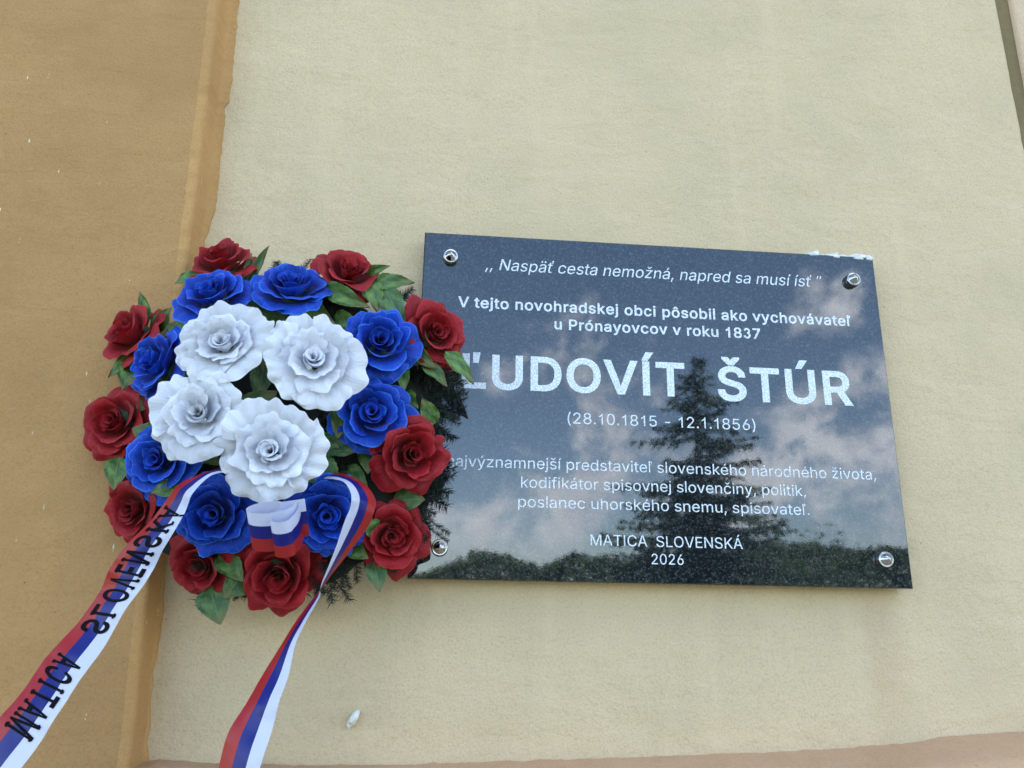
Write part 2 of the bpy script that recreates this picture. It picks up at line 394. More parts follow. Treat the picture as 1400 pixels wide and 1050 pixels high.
# letter outlines in thousandths of an em: character, advance, contours
GLYPHS = '( 273 236,539,177,539,161,513,144,476,118,401,100,321,90,249,89,199,92,152,99,104,110,57,137,-18,177,-96,236,-96,189,12,167,81,155,142,151,192,152,245,168,349,203,465;;) 273 97,539,37,539,70,465,94,392,112,315,122,224,119,152,105,79,82,6,37,-96,98,-95,124,-46,145,4,174,102,182,153,183,249,169,344,141,445,116,505;;, 188 137,71,68,71,38,-119,84,-119;;- 453 337,244,114,244,114,188,337,188;;. 188 124,77,104,86,86,86,72,81,55,65,50,47,51,28,55,17,72,1,89,-4,108,-3,119,1,135,17,141,35,140,54,135,65;;0 453 336,473,296,502,264,512,231,516,189,512,158,502,129,484,104,459,87,435,69,396,56,350,49,293,49,215,57,153,69,112,89,70,103,50,129,24,157,7,189,-3,223,-7,265,-3,296,7,324,24,350,50,368,76,384,112,396,153,403,199,403,309,396,355,382,401,368,432,350,459|287,438,306,417,321,392,338,334,344,264,338,174,321,117,306,91,287,71,272,60,251,52,202,52,181,60,147,91,122,146,114,181,109,244,115,334,124,369,144,412,158,430,181,449,202,457,231,460,251,457,270,450;;1 453 276,509,197,509,86,427,87,358,201,443,212,448,212,55,76,55,76,0,391,0,391,55,276,55;;2 453 329,482,307,497,279,508,230,516,194,513,162,505,123,484,99,461,86,443,75,419,68,393,66,362,127,362,131,396,146,425,175,449,190,455,219,460,259,455,288,441,308,420,315,406,319,391,320,363,312,328,282,281,64,48,64,0,389,0,389,57,153,57,153,61,317,234,353,282,370,314,380,351,379,400,372,424,361,446;;3 453 372,509,70,509,70,452,288,452,288,447,157,300,157,248,232,246,276,234,300,217,316,197,326,172,329,154,328,123,323,107,310,86,292,69,274,60,229,50,185,53,149,66,124,89,113,111,109,132,44,132,48,103,58,76,70,56,107,22,134,9,186,-5,253,-5,308,11,331,25,357,48,374,72,383,89,390,114,393,152,391,175,371,223,357,241,334,262,307,277,275,287,251,290,221,289,372,460;;5 453 366,509,96,509,67,253,129,246,138,255,153,263,187,274,223,277,255,271,276,262,303,238,320,207,328,167,323,124,304,88,277,64,243,51,201,51,184,55,162,66,136,91,126,111,122,130,60,130,63,104,70,83,83,59,111,30,141,10,167,0,214,-7,255,-4,283,3,310,15,333,32,352,51,369,75,378,94,388,130,391,158,386,212,370,252,354,275,331,299,293,322,271,329,235,334,192,330,165,320,134,301,151,452,366,452;;6 453 322,509,250,507,112,303,91,265,70,210,65,189,65,138,72,103,83,75,100,50,121,29,141,15,170,2,194,-4,231,-7,271,-1,309,13,331,28,352,49,368,72,381,103,388,134,387,189,370,241,355,263,338,280,315,296,289,306,258,313,211,312,176,297|290,244,314,214,326,180,326,135,314,100,290,70,264,55,247,50,205,50,173,63,146,88,137,103,126,136,126,181,138,215,146,227,173,252,205,264,247,264,264,259;;7 453 391,509,62,509,62,452,323,452,323,447,97,0,166,1,391,448;;8 453 338,477,309,497,280,509,233,516,195,514,166,507,123,485,90,451,79,430,73,407,70,376,73,352,80,329,93,307,111,287,130,275,152,268,153,265,116,252,100,241,75,213,64,194,53,158,54,107,64,79,85,48,110,25,137,10,162,1,201,-6,251,-6,287,0,316,10,342,25,366,46,391,83,398,107,401,140,396,174,388,194,368,225,352,241,320,260,300,265,301,268,324,276,348,294,371,327,379,352,382,384,374,427,361,451|308,206,322,190,330,174,335,159,337,134,332,108,323,90,298,67,284,59,250,50,203,50,166,60,142,76,129,90,117,119,117,159,133,194,144,206,168,223,204,234,249,234,282,224|289,442,308,421,314,408,318,394,319,367,315,346,307,329,288,308,257,293,235,290,206,291,177,300,151,321,137,346,133,384,140,412,151,430,163,442,188,454,217,460,246,459;;A 480 276,509,200,508,16,0,86,1,135,142,344,142,394,1,463,0|239,456,264,370,324,199,155,199,198,322;;C 510 411,464,373,491,319,511,274,516,223,512,185,501,149,484,123,463,92,430,70,394,53,353,43,299,40,248,44,200,52,160,69,116,92,78,122,46,149,25,185,7,223,-3,280,-7,319,-2,362,12,384,24,425,58,448,90,460,113,473,160,408,160,399,131,380,101,358,81,329,64,302,56,276,53,235,56,209,63,183,76,165,90,141,116,124,146,115,170,105,220,103,261,106,298,113,333,124,363,141,392,165,418,183,432,208,445,235,453,262,456,296,454,329,445,358,428,380,408,401,373,408,348,473,348,467,375,454,408,435,439;;D 502 382,458,354,478,321,493,275,505,231,509,60,509,60,0,227,0,270,3,313,14,352,31,382,52,411,82,434,120,450,162,458,202,462,249,459,300,450,349,434,390,412,427|341,413,364,389,380,360,391,327,398,284,398,226,391,183,380,150,363,121,340,96,319,81,286,67,256,60,222,57,125,57,125,452,227,452,260,449,297,439,321,428;;E 419 372,509,60,509,60,0,375,0,375,57,125,57,125,229,355,229,355,286,125,286,125,452,372,452;;I 300 269,509,31,509,31,452,118,452,118,57,31,57,31,0,269,0,269,57,183,57,183,452,269,452;;K 467 448,509,364,509,174,304,125,242,125,509,60,509,60,0,125,0,125,168,197,244,372,0,449,0,243,287;;L 393 125,509,60,509,60,0,361,0,361,57,125,57;;M 628 568,509,475,508,351,186,315,73,278,186,153,508,60,509,60,0,122,0,120,433,169,292,286,0,343,1,457,292,506,433,504,0,568,0;;N 523 463,509,399,509,399,145,403,78,360,157,138,507,60,509,60,0,125,0,125,310,120,430,200,292,385,2,463,0;;O 533 411,463,377,488,349,501,311,512,272,516,223,512,185,501,149,484,123,463,92,430,70,394,53,353,43,299,40,248,44,200,52,160,69,116,92,78,122,46,149,25,185,7,230,-4,272,-7,311,-3,346,6,385,25,412,46,442,78,464,114,481,159,490,201,493,245,490,307,481,350,464,394,442,430|368,419,392,393,409,364,421,330,428,297,428,211,421,178,409,145,392,115,368,90,350,76,325,63,298,55,274,53,235,55,209,63,183,76,156,99,125,143,113,175,106,210,103,261,112,329,124,363,142,393,165,419,189,436,235,453,272,456,322,447,350,433;;P 445 357,471,333,487,311,497,274,506,241,509,60,509,60,0,125,0,125,186,244,186,274,188,303,194,333,207,354,221,375,242,390,264,407,316,407,379,390,431,375,453|313,428,334,401,343,369,344,338,334,295,324,278,310,264,285,250,260,244,125,242,125,452,259,451,296,440;;R 449 367,464,332,490,306,500,276,506,242,509,60,509,60,0,125,0,125,198,245,199,352,1,428,0,314,208,357,232,378,252,396,283,406,316,409,359,402,406,387,439|314,430,335,404,345,362,344,331,338,309,330,293,314,276,292,264,261,256,125,255,125,452,260,451,299,440;;S 447 356,472,319,497,287,509,235,516,193,514,147,502,112,484,86,462,62,426,53,393,52,368,55,345,67,312,89,286,111,269,146,252,189,237,258,219,299,204,332,180,340,169,345,150,345,126,339,107,329,91,314,76,287,60,269,54,235,49,188,52,149,66,119,93,110,111,104,137,38,137,42,108,50,84,64,59,101,23,129,8,169,-4,215,-9,263,-7,292,-1,322,10,350,25,373,46,399,86,406,110,408,132,405,171,395,199,360,238,313,264,214,292,154,315,141,324,122,344,116,363,115,380,121,406,142,433,166,448,188,455,220,459,260,455,281,449,303,437,322,419,332,403,337,378,401,378,398,405,391,426,377,450;;T 449 417,509,32,509,32,452,193,452,193,0,257,0,257,452,417,452;;U 517 457,509,393,509,393,172,390,149,378,114,364,94,350,80,332,68,307,58,272,52,230,53,188,67,168,80,151,97,139,116,126,153,124,172,124,509,60,509,60,168,63,138,71,107,85,79,100,58,125,33,155,14,209,-4,249,-8,299,-6,336,3,372,20,392,33,417,58,433,79,447,110,454,138,457,167;;V 480 463,509,394,508,289,205,257,109,242,53,193,205,85,508,16,509,204,0,279,1;;a 389 297,353,270,370,226,382,184,384,156,381,115,369,94,358,61,328,51,314,41,291,100,274,110,293,126,309,150,323,187,331,225,328,246,319,262,305,271,289,276,265,272,241,258,231,123,211,77,193,50,171,40,156,33,135,30,113,32,82,38,62,48,44,75,15,108,-1,134,-7,165,-9,196,-5,216,1,243,16,260,33,271,51,277,52,277,0,337,0,335,280,322,321|276,190,274,120,263,92,243,68,209,50,163,45,129,52,115,59,102,71,93,91,92,111,97,131,111,147,145,163,243,178,260,182;;b 424 329,348,314,361,288,374,261,382,205,383,172,374,157,364,135,344,120,321,114,319,114,509,53,509,53,0,112,0,112,59,118,59,138,30,161,10,191,-4,219,-8,262,-6,289,3,314,16,332,30,355,56,371,85,382,118,389,160,389,218,382,259,371,292,354,321|288,305,305,285,314,267,323,241,327,218,327,160,316,116,296,82,280,66,263,55,226,47,196,49,178,55,161,65,142,84,125,114,118,136,114,159,113,202,117,238,125,264,134,283,160,312,177,322,196,328,245,328,263,322;;c 396 319,346,294,363,254,379,229,384,172,382,143,374,116,360,72,319,55,290,43,257,34,193,37,148,43,118,57,82,72,57,116,16,143,3,172,-5,217,-8,255,-3,285,8,307,21,334,46,350,69,363,102,304,117,299,101,285,79,272,66,254,55,214,46,182,49,162,55,144,66,118,96,107,119,98,160,97,206,107,256,128,294,144,310,162,321,183,328,214,330,237,327,269,312,290,290,305,262,362,277,349,309,333,332;;d 424 372,509,311,509,311,319,304,321,279,355,252,374,220,383,163,382,126,369,94,347,70,321,54,292,42,259,35,217,35,161,43,115,56,81,70,56,84,39,110,16,136,3,173,-7,206,-8,234,-4,267,12,287,30,305,57,313,59,313,0,372,0|271,306,288,286,300,264,310,219,310,159,297,109,280,80,264,65,247,55,210,47,180,49,161,55,144,66,125,86,111,111,102,137,96,195,101,236,108,262,118,282,136,304,161,322,180,328,229,328,249,321;;e 404 312,348,286,366,248,380,216,384,170,382,141,373,114,359,84,333,71,318,56,293,43,256,35,215,36,156,43,118,55,86,72,57,95,32,116,16,144,3,175,-5,225,-8,263,-3,284,4,321,26,339,43,357,69,365,91,306,105,294,81,277,65,255,53,220,46,171,52,150,61,121,87,104,120,98,148,97,169,371,169,370,230,361,271,347,306,334,325|264,314,280,298,298,270,308,221,97,221,97,233,109,271,127,297,152,317,181,328,211,330,244,324;;f 254 243,521,224,527,178,530,134,519,119,510,102,494,87,471,81,442,81,379,6,379,6,327,81,327,81,0,142,0,142,327,228,327,228,379,142,379,142,427,145,444,152,458,169,470,200,474,227,468;;h 410 310,359,294,370,254,383,198,382,174,374,151,362,130,342,114,316,114,509,53,509,53,0,114,0,114,237,118,264,126,284,149,310,175,324,201,329,231,327,255,319,276,301,286,287,293,265,296,240,296,0,357,0,355,274,350,299,341,322,328,341;;i 167 114,379,53,379,53,0,114,0|112,514,87,524,72,522,56,514,47,505,41,486,47,462,62,448,72,444,96,444,110,451,121,462,126,477,124,498;;j 167 114,379,53,379,52,-42,47,-62,32,-80,14,-86,-10,-87,-10,-143,30,-141,66,-129,92,-107,103,-89,109,-70,114,-36|112,514,86,524,71,522,55,514,47,505,41,488,42,471,50,458,61,448,78,443,96,444,110,451,120,462,126,477,125,495;;k 381 360,379,284,379,121,212,114,212,114,509,53,509,53,0,114,0,114,141,154,178,294,0,372,0,201,216;;l 189 114,509,53,509,54,65,62,36,72,22,90,8,119,-1,164,-1,181,3,170,54,141,52,129,55,120,62,114,81;;m 610 515,361,496,373,460,385,427,386,400,382,382,376,352,358,326,330,316,311,303,343,284,364,269,375,241,384,200,385,173,377,146,360,130,344,112,309,112,379,53,379,53,0,114,0,114,247,117,268,126,290,147,314,170,326,192,330,222,328,239,322,265,298,272,281,274,0,335,0,336,265,345,291,366,315,386,326,411,330,440,329,469,316,485,299,493,280,496,258,496,0,557,0,555,285,551,305,541,329,529,347;;n 410 310,359,294,370,254,383,198,382,174,374,151,362,130,342,112,311,112,379,53,379,53,0,114,0,114,237,118,264,126,284,149,310,175,324,201,329,231,327,255,319,276,301,286,287,293,265,296,240,296,0,357,0,355,274,350,299,341,322,328,341;;o 415 319,345,300,360,272,374,247,381,216,384,172,382,143,374,116,360,72,319,55,290,43,257,34,193,37,148,43,118,57,82,72,57,116,16,143,3,172,-5,202,-8,243,-5,272,3,300,16,319,31,343,57,360,86,377,139,381,178,380,216,372,258,360,290,343,319|271,310,298,279,315,233,319,200,318,160,314,137,305,111,288,83,271,66,253,55,211,46,182,49,162,55,144,66,125,86,108,116,102,137,96,193,101,233,108,259,128,294,144,310,162,321,183,328,233,328,251,322;;p 424 329,348,314,361,288,374,261,382,205,383,167,371,135,344,118,319,112,319,112,379,53,379,53,-143,114,-143,114,59,121,56,138,30,150,18,170,5,206,-7,237,-8,262,-6,289,3,314,16,341,39,358,61,371,85,382,118,388,148,388,229,382,259,371,292,354,321|288,305,305,285,314,267,323,241,327,218,327,160,316,116,296,82,280,66,263,55,226,47,196,49,178,55,161,65,142,84,125,114,118,136,114,159,113,202,117,238,125,264,134,283,160,312,177,322,196,328,245,328,263,322;;r 259 243,384,197,384,170,377,151,367,131,348,115,321,112,321,112,379,53,379,53,0,114,0,114,245,123,279,145,306,170,320,203,326,243,322;;s 365 287,352,263,368,231,380,200,384,159,383,127,375,94,360,65,333,49,297,47,270,50,248,57,228,69,211,91,192,117,180,147,170,214,155,244,144,262,127,268,106,266,90,259,75,245,62,222,51,187,45,158,47,123,60,101,86,94,107,36,94,41,72,50,53,78,22,92,12,117,1,154,-7,213,-7,238,-2,259,5,290,24,312,46,323,64,330,90,329,127,320,154,301,176,288,187,262,200,137,234,115,252,110,263,110,288,117,303,132,318,144,325,171,332,212,331,231,324,254,305,268,277,324,290,312,320,299,340;;t 227 126,471,65,471,65,379,6,379,6,327,65,327,65,88,68,63,77,40,94,19,112,7,143,-2,194,-3,213,2,202,54,163,50,143,55,130,69,127,81,126,327,204,327,204,379,126,379;;u 410 357,379,296,379,296,142,293,122,283,96,261,69,235,55,209,50,179,52,153,61,135,77,123,95,116,116,114,137,114,379,53,379,54,107,69,58,82,38,99,21,137,1,176,-5,211,-3,235,5,258,17,279,37,298,69,298,0,357,0;;v 389 371,379,304,378,223,154,196,61,166,154,85,378,17,379,163,0,227,1;;y 389 371,379,304,378,223,154,195,61,166,154,85,378,17,379,163,0,146,-50,138,-65,123,-81,99,-90,61,-86,47,-139,85,-145,126,-141,142,-135,166,-119,187,-94,205,-57;;z 380 333,379,48,379,48,323,254,323,254,319,42,47,42,0,339,0,339,56,126,56,126,61,132,69,333,330;;Á 480 276,509,200,508,16,0,86,1,135,142,344,142,394,1,463,0|239,456,264,370,324,199,155,199,198,322|329,659,260,659,213,558,263,558;;Í 300 269,509,31,509,31,452,118,452,118,57,31,57,31,0,269,0,269,57,183,57,183,452,269,452|240,659,171,659,124,558,174,558;;Ú 517 457,509,393,509,393,172,390,149,378,114,364,94,350,80,332,68,307,58,272,52,230,53,188,67,168,80,151,97,139,116,126,153,124,172,124,509,60,509,60,168,63,138,71,107,85,79,100,58,125,33,155,14,209,-4,249,-8,299,-6,336,3,372,20,392,33,417,58,433,79,447,110,454,138,457,167|348,659,280,659,232,558,282,558;;á 389 297,353,270,370,226,382,184,384,156,381,115,369,94,358,61,328,51,314,41,291,100,274,110,293,126,309,150,323,187,331,225,328,246,319,262,305,271,289,276,265,272,241,258,231,123,211,77,193,50,171,40,156,33,135,30,113,32,82,38,62,48,44,75,15,108,-1,134,-7,165,-9,196,-5,216,1,243,16,260,33,271,51,277,52,277,0,337,0,335,280,322,321|276,190,274,120,263,92,243,68,209,50,163,45,129,52,115,59,102,71,93,91,92,111,97,131,111,147,145,163,243,178,260,182|278,529,210,529,162,429,212,429;;ä 389 297,353,270,370,226,382,184,384,156,381,115,369,94,358,61,328,51,314,41,291,100,274,110,293,126,309,150,323,187,331,225,328,246,319,262,305,271,289,276,265,272,241,258,231,123,211,77,193,50,171,40,156,33,135,30,113,32,82,38,62,48,44,75,15,108,-1,134,-7,165,-9,196,-5,216,1,243,16,260,33,271,51,277,52,277,0,337,0,335,280,322,321|276,190,274,120,263,92,243,68,209,50,163,45,129,52,115,59,102,71,93,91,92,111,97,131,111,147,145,163,243,178,260,182|143,515,129,522,106,522,96,518,82,504,77,488,78,471,82,462,96,448,112,443,129,444,139,448,152,462,158,486,152,504|288,514,273,522,256,523,240,518,226,504,221,488,222,471,226,462,240,448,256,443,273,444,286,451,296,462,300,471,301,489,296,504;;é 404 312,348,286,366,248,380,216,384,170,382,141,373,114,359,84,333,71,318,56,293,43,256,35,215,36,156,43,118,55,86,72,57,95,32,116,16,144,3,175,-5,225,-8,263,-3,284,4,321,26,339,43,357,69,365,91,306,105,294,81,277,65,255,53,220,46,171,52,150,61,121,87,104,120,98,148,97,169,371,169,370,230,361,271,347,306,334,325|264,314,280,298,298,270,308,221,97,221,97,233,109,271,127,297,152,317,181,328,211,330,244,324|293,529,225,529,177,429,227,429;;í 167 114,379,53,379,53,0,114,0|173,529,104,529,57,429,107,429;;ó 415 319,345,300,360,272,374,247,381,216,384,172,382,143,374,116,360,72,319,55,290,43,257,34,193,37,148,43,118,57,82,72,57,116,16,143,3,172,-5,202,-8,243,-5,272,3,300,16,319,31,343,57,360,86,377,139,381,178,380,216,372,258,360,290,343,319|271,310,298,279,315,233,319,200,318,160,314,137,305,111,288,83,271,66,253,55,211,46,182,49,162,55,144,66,125,86,108,116,102,137,96,193,101,233,108,259,128,294,144,310,162,321,183,328,233,328,251,322|297,529,228,529,181,429,231,429;;ô 415 319,345,300,360,272,374,247,381,216,384,172,382,143,374,116,360,72,319,55,290,43,257,34,193,37,148,43,118,57,82,72,57,116,16,143,3,172,-5,202,-8,243,-5,272,3,300,16,319,31,343,57,360,86,377,139,381,178,380,216,372,258,360,290,343,319|271,310,298,279,315,233,319,200,318,160,314,137,305,111,288,83,271,66,253,55,211,46,182,49,162,55,144,66,125,86,108,116,102,137,96,193,101,233,108,259,128,294,144,310,162,321,183,328,233,328,251,322|236,529,178,529,98,439,98,435,158,435,206,494,256,435,317,435,317,439;;ý 389 371,379,304,378,223,154,195,61,166,154,85,378,17,379,163,0,146,-50,138,-65,123,-81,99,-90,61,-86,47,-139,85,-145,126,-141,142,-135,166,-119,187,-94,205,-57|284,529,215,529,168,429,218,429;;č 396 319,346,294,363,254,379,229,384,172,382,143,374,116,360,72,319,55,290,43,257,34,193,37,148,43,118,57,82,72,57,116,16,143,3,172,-5,217,-8,255,-3,285,8,307,21,334,46,350,69,363,102,304,117,299,101,285,79,272,66,254,55,214,46,182,49,162,55,144,66,118,96,107,119,98,160,97,206,107,256,128,294,144,310,162,321,183,328,214,330,237,327,269,312,290,290,305,262,362,277,349,309,333,332|317,529,256,529,208,470,158,529,98,529,98,525,178,435,236,435,317,525;;Ľ 393 125,509,60,509,60,0,361,0,361,57,125,57|272,533,211,533,211,404,254,404;;ľ 226 114,509,53,509,54,65,62,36,72,22,90,8,119,-1,164,-1,181,3,170,54,141,52,129,55,120,62,114,81|224,533,163,533,163,404,206,404;;Š 447 356,472,319,497,287,509,235,516,193,514,147,502,112,484,86,462,62,426,53,393,52,368,55,345,67,312,89,286,111,269,146,252,189,237,258,219,299,204,332,180,340,169,345,150,345,126,339,107,329,91,314,76,287,60,269,54,235,49,188,52,149,66,119,93,110,111,104,137,38,137,42,108,50,84,64,59,101,23,129,8,169,-4,215,-9,263,-7,292,-1,322,10,350,25,373,46,399,86,406,110,408,132,405,171,395,199,360,238,313,264,214,292,154,315,141,324,122,344,116,363,115,380,121,406,142,433,166,448,188,455,220,459,260,455,281,449,303,437,322,419,332,403,337,378,401,378,398,405,391,426,377,450|332,659,271,659,224,600,173,659,113,659,113,655,194,565,252,565,332,655;;š 365 287,352,263,368,231,380,200,384,159,383,127,375,94,360,65,333,49,297,47,270,50,248,57,228,69,211,91,192,117,180,147,170,214,155,244,144,262,127,268,106,266,90,259,75,245,62,222,51,187,45,158,47,123,60,101,86,94,107,36,94,41,72,50,53,78,22,92,12,117,1,154,-7,213,-7,238,-2,259,5,290,24,312,46,323,64,330,90,329,127,320,154,301,176,288,187,262,200,137,234,115,252,110,263,110,288,117,303,132,318,144,325,171,332,212,331,231,324,254,305,268,277,324,290,312,320,299,340|296,529,235,529,187,470,137,529,77,529,77,525,157,435,215,435,296,525;;ť 262 126,471,65,471,65,379,6,379,6,327,65,327,65,88,68,63,77,40,94,19,112,7,143,-2,194,-3,213,2,202,54,163,50,143,55,130,69,127,81,126,327,204,327,204,379,126,379|227,554,166,554,166,425,209,425;;ž 380 333,379,48,379,48,323,254,323,254,319,42,47,42,0,339,0,339,56,126,56,126,61,132,69,333,330|296,529,235,529,188,470,138,529,78,529,78,525,158,435,216,435,296,525;;’ 177 151,509,82,509,52,318,98,318;;  188 '

# ------------------------------------------------------------------ the setting: ground
WALL_Y = .03
V, Fc, UV = grid(lambda u, v: (-400 + 800 * u, -400 + 800 * v, 0), 20, 20)
link('ground', mesh('ground', V, Fc), GROUND, kind='structure')
V, Fc, UV = grid(lambda u, v: (-14 + 28 * u, -2.2 + 2.2 * v, .004), 4, 2)
link('pavement', mesh('pavement', V, Fc), PAVE, kind='structure')

# ------------------------------------------------------------------ the building
bld = empty('building', (0, 0, 0), label='cream and ochre rendered building wall that carries the plaque and wreath', category='building')
def px_line(pts, Y):
    """photo polyline on the plane y=Y -> sorted (z, x)"""
    return sorted((at(x, y, Y).z, at(x, y, Y).x) for x, y in pts)
DEP = .045                                     # how far the pilaster stands proud
ridge = px_line([(303, 0), (286, 133), (267, 229), (248, 343), (236, 450), (220, 600), (205, 760), (190, 907), (182, 1012), (178, 1060)], WALL_Y - DEP)
foot = px_line([(327, -3), (318, 100), (313, 141), (306, 146), (308, 160), (303, 205), (297, 270), (289, 305), (281, 330), (262, 450), (245, 600),
                (228, 740), (222, 850), (217, 880), (210, 930), (206, 955), (204, 983), (207, 994), (204, 1005), (201, 1020), (202, 1060)], WALL_Y)
# straight ridge: fit a line so the built edge is as true as a plasterer leaves it
zs = np.array([a for a, b in ridge]); xs = np.array([b for a, b in ridge]); rk = np.polyfit(zs, xs, 1)
def ridge_x(z): return rk[0] * z + rk[1] + .0035 * noise.noise((0, 0, z * 3.1)) + .0010 * noise.noise((5, 0, z * 31))
def foot_x(z):
    zc = min(max(z, foot[0][0]), foot[-1][0])
    return lerp(foot, zc) + (rk[0] * (z - zc)) + .0020 * noise.noise((9, 1, z * 46)) + .0011 * noise.noise((3, 1, z * 140))
ZR = [0, .5, 1.0, 1.2] + [1.3 + .004 * k for k in range(301)] + [2.8, 3.5, 4.5, 6.2]
def bend(x, z, amp=.0016): return amp * (noise.noise((x * 2.3, 7, z * 2.3)) + .5 * noise.noise((x * 9, 3, z * 9)))
# pilaster: flat front, rounded arris, side face, then paint lapping onto the cream wall
V = []; cols = 17
for z in ZR:
    xr, xf = ridge_x(z), foot_x(z)
    yf = WALL_Y - DEP
    w = xf - xr
    row = [(-6.5, yf), (-3, yf)] + [(xr - d, yf + bend(xr - d, z)) for d in (1.2, .6, .3, .15, .08, .04, .02, .010)]
    chip = .0016 * noise.noise((2, 0, z * 60)) + .0012 * noise.noise((4, 0, z * 190))
    row += [(xr - .003, yf + .0012 + chip), (xr + .001 + chip, yf + .004), (xr + w * .12, yf + .011), (xr + w * .22, WALL_Y - .018), (xr + w * .30, WALL_Y - .006), (xr + w * .45, WALL_Y - .0028), (xf, WALL_Y - .0022 )]
    row = [(x + (.0011 * noise.noise((i * 3.3, 0, z * 120)) if 9 <= i < 16 else 0), y + (.0016 * noise.noise((i * 1.7, 5, z * 55)) if 9 <= i < 16 else 0)) for i, (x, y) in enumerate(row)]
    V += [(x, y, z) for x, y in row]
    if len(row) != cols: raise ValueError(len(row))
Fc = [(j * cols + i, j * cols + i + 1, (j + 1) * cols + i + 1, (j + 1) * cols + i) for j in range(len(ZR) - 1) for i in range(cols - 1)]
front = [f for k, f in enumerate(Fc) if k % (cols - 1) < 9]; side = [f for k, f in enumerate(Fc) if k % (cols - 1) >= 9]
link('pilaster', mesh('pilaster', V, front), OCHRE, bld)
link('pilaster_edge', mesh('pilaster_edge', V, side), OCHRE_EDGE_LIT, bld, label='rounded ochre edge of the pilaster, coloured lighter as if lit')
# ragged lip where the ochre paint ends on the cream wall
V = []
for z in ZR:
    xf = foot_x(z); V += [(xf, WALL_Y - .0022, z), (xf + .0006, WALL_Y + .002, z)]
link('paint_edge', mesh('paint_edge', V, [(2 * j, 2 * j + 1, 2 * j + 3, 2 * j + 2) for j in range(len(ZR) - 1)]), OCHRE_EDGE_LIT, bld)

# right-hand groove
gl = px_line([(1363, 0), (1372, 38), (1384, 107), (1393, 152), (1400, 187), (1412, 250)], WALL_Y)
gr = px_line([(1385, 0), (1392, 46), (1401, 95), (1420, 190), (1433, 250)], WALL_Y)
def gx(line, z, sd):
    if z > line[-1][0]: x = line[-1][1]
    elif z < line[0][0]: x = line[0][1] + .02 * min(1, line[0][0] - z)
    else: x = lerp(line, z)
    return x + .0012 * noise.noise((sd, 0, z * 35))
V = []; cols = 0
XF = [-.6, -.45] + [-.35 + .02 * k for k in range(56)]
for z in ZR:
    a = gx(gl, z, 1); row = []
    for k, x in enumerate(XF):
        xx = min(x, a - .03 + .0004 * k) if k < len(XF) - 1 else a - .006
        xx = -.6 + (a - .03 + .6) * k / (len(XF) - 1)
        row.append((xx, WALL_Y + bend(xx, z, .0022)))
    row += [(a - .015, WALL_Y + .0003), (a - .006, WALL_Y + .0012), (a - .001, WALL_Y + .004), (a, WALL_Y + .014)]
    cols = len(row); V += [(x, y, z) for x, y in row]
Fc = [(j * cols + i, j * cols + i + 1, (j + 1) * cols + i + 1, (j + 1) * cols + i) for j in range(len(ZR) - 1) for i in range(cols - 1)]
link('cream_wall', mesh('cream_wall', V, Fc), CREAM, bld)
V = []
for z in ZR:
    a, b = gx(gl, z, 1), gx(gr, z, 2)
    V += [(a - .004, WALL_Y + .011, z), ((a + b) / 2, WALL_Y + .0085, z), (b + .004, WALL_Y + .009, z)]
link('brown_groove', mesh('brown_groove', V, [q for j in range(len(ZR) - 1) for q in ((3 * j, 3 * j + 1, 3 * j + 4, 3 * j + 3), (3 * j + 1, 3 * j + 2, 3 * j + 5, 3 * j + 4))]), BROWN, bld)
V = []
for z in ZR:
    b = gx(gr, z, 2)
    row = [(b, WALL_Y + .012), (b + .001, WALL_Y + .003), (b + .006, WALL_Y), (b + .05, WALL_Y), (b + .3, WALL_Y), (2.5, WALL_Y), (8, WALL_Y)]
    V += [(x, y, z) for x, y in row]; cols = len(row)
Fc = [(j * cols + i, j * cols + i + 1, (j + 1) * cols + i + 1, (j + 1) * cols + i) for j in range(len(ZR) - 1) for i in range(cols - 1)]
link('far_wall', mesh('far_wall', V, Fc), CREAM_PINK, bld)
# unseen block and pitched top behind the render, added to stop the sun
def box(x0, x1, y0, y1, z0, z1):
    V = [(x, y, z) for z in (z0, z1) for y in (y0, y1) for x in (x0, x1)]
    return V, [(0, 2, 3, 1), (4, 5, 7, 6), (0, 1, 5, 4), (2, 6, 7, 3), (0, 4, 6, 2), (1, 3, 7, 5)]
V, Fc = box(-6.5, 8, WALL_Y + .03, 7, 0, 6.2)
link('sun_block_core', mesh('sun_block_core', V, Fc, False), CREAM_PINK, bld)
V = [(-6.9, -.45, 6.15), (8.4, -.45, 6.15), (8.4, 3.5, 8.6), (-6.9, 3.5, 8.6), (-6.9, 7.5, 6.15), (8.4, 7.5, 6.15)]
link('sun_block_roof', mesh('sun_block_roof', V, [(0, 1, 2, 3), (3, 2, 5, 4), (0, 4, 5, 1), (0, 3, 4), (1, 5, 2)], False), SUN_BLOCK, bld)

# projecting ledge below the cream field
led = sorted((at(x, y, WALL_Y).x, at(x, y, WALL_Y).z) for x, y in
             [(196, 1041), (215, 1038), (250, 1040), (300, 1044), (420, 1046), (560, 1045), (700, 1040), (850, 1036), (1000, 1030), (1080, 1027), (1165, 1022), (1250, 1015), (1275, 1009), (1330, 1004), (1400, 1000), (1480, 994)])
NX = 420; V = []; cols = 7
xs0, xs1 = led[0][0] - .004, 1.1
for i in range(NX + 1):
    x = xs0 + (xs1 - xs0) * i / NX
    z = lerp(led, x) + .0013 * noise.noise((x * 40, 0, 4)) + .0008 * noise.noise((x * 120, 0, 4))
    b = .0022 * noise.noise((x * 8, 2, 2))
    V += [(x, WALL_Y + .004, z - .0005), (x, WALL_Y - .002, z), (x, WALL_Y - .006, z - .0006 + b * .3), (x, WALL_Y - .03, z - .004 + b), (x, WALL_Y - .07, z - .011 + b), (x, WALL_Y - .10, z - .018), (x, WALL_Y - .105, z - 1.3)]
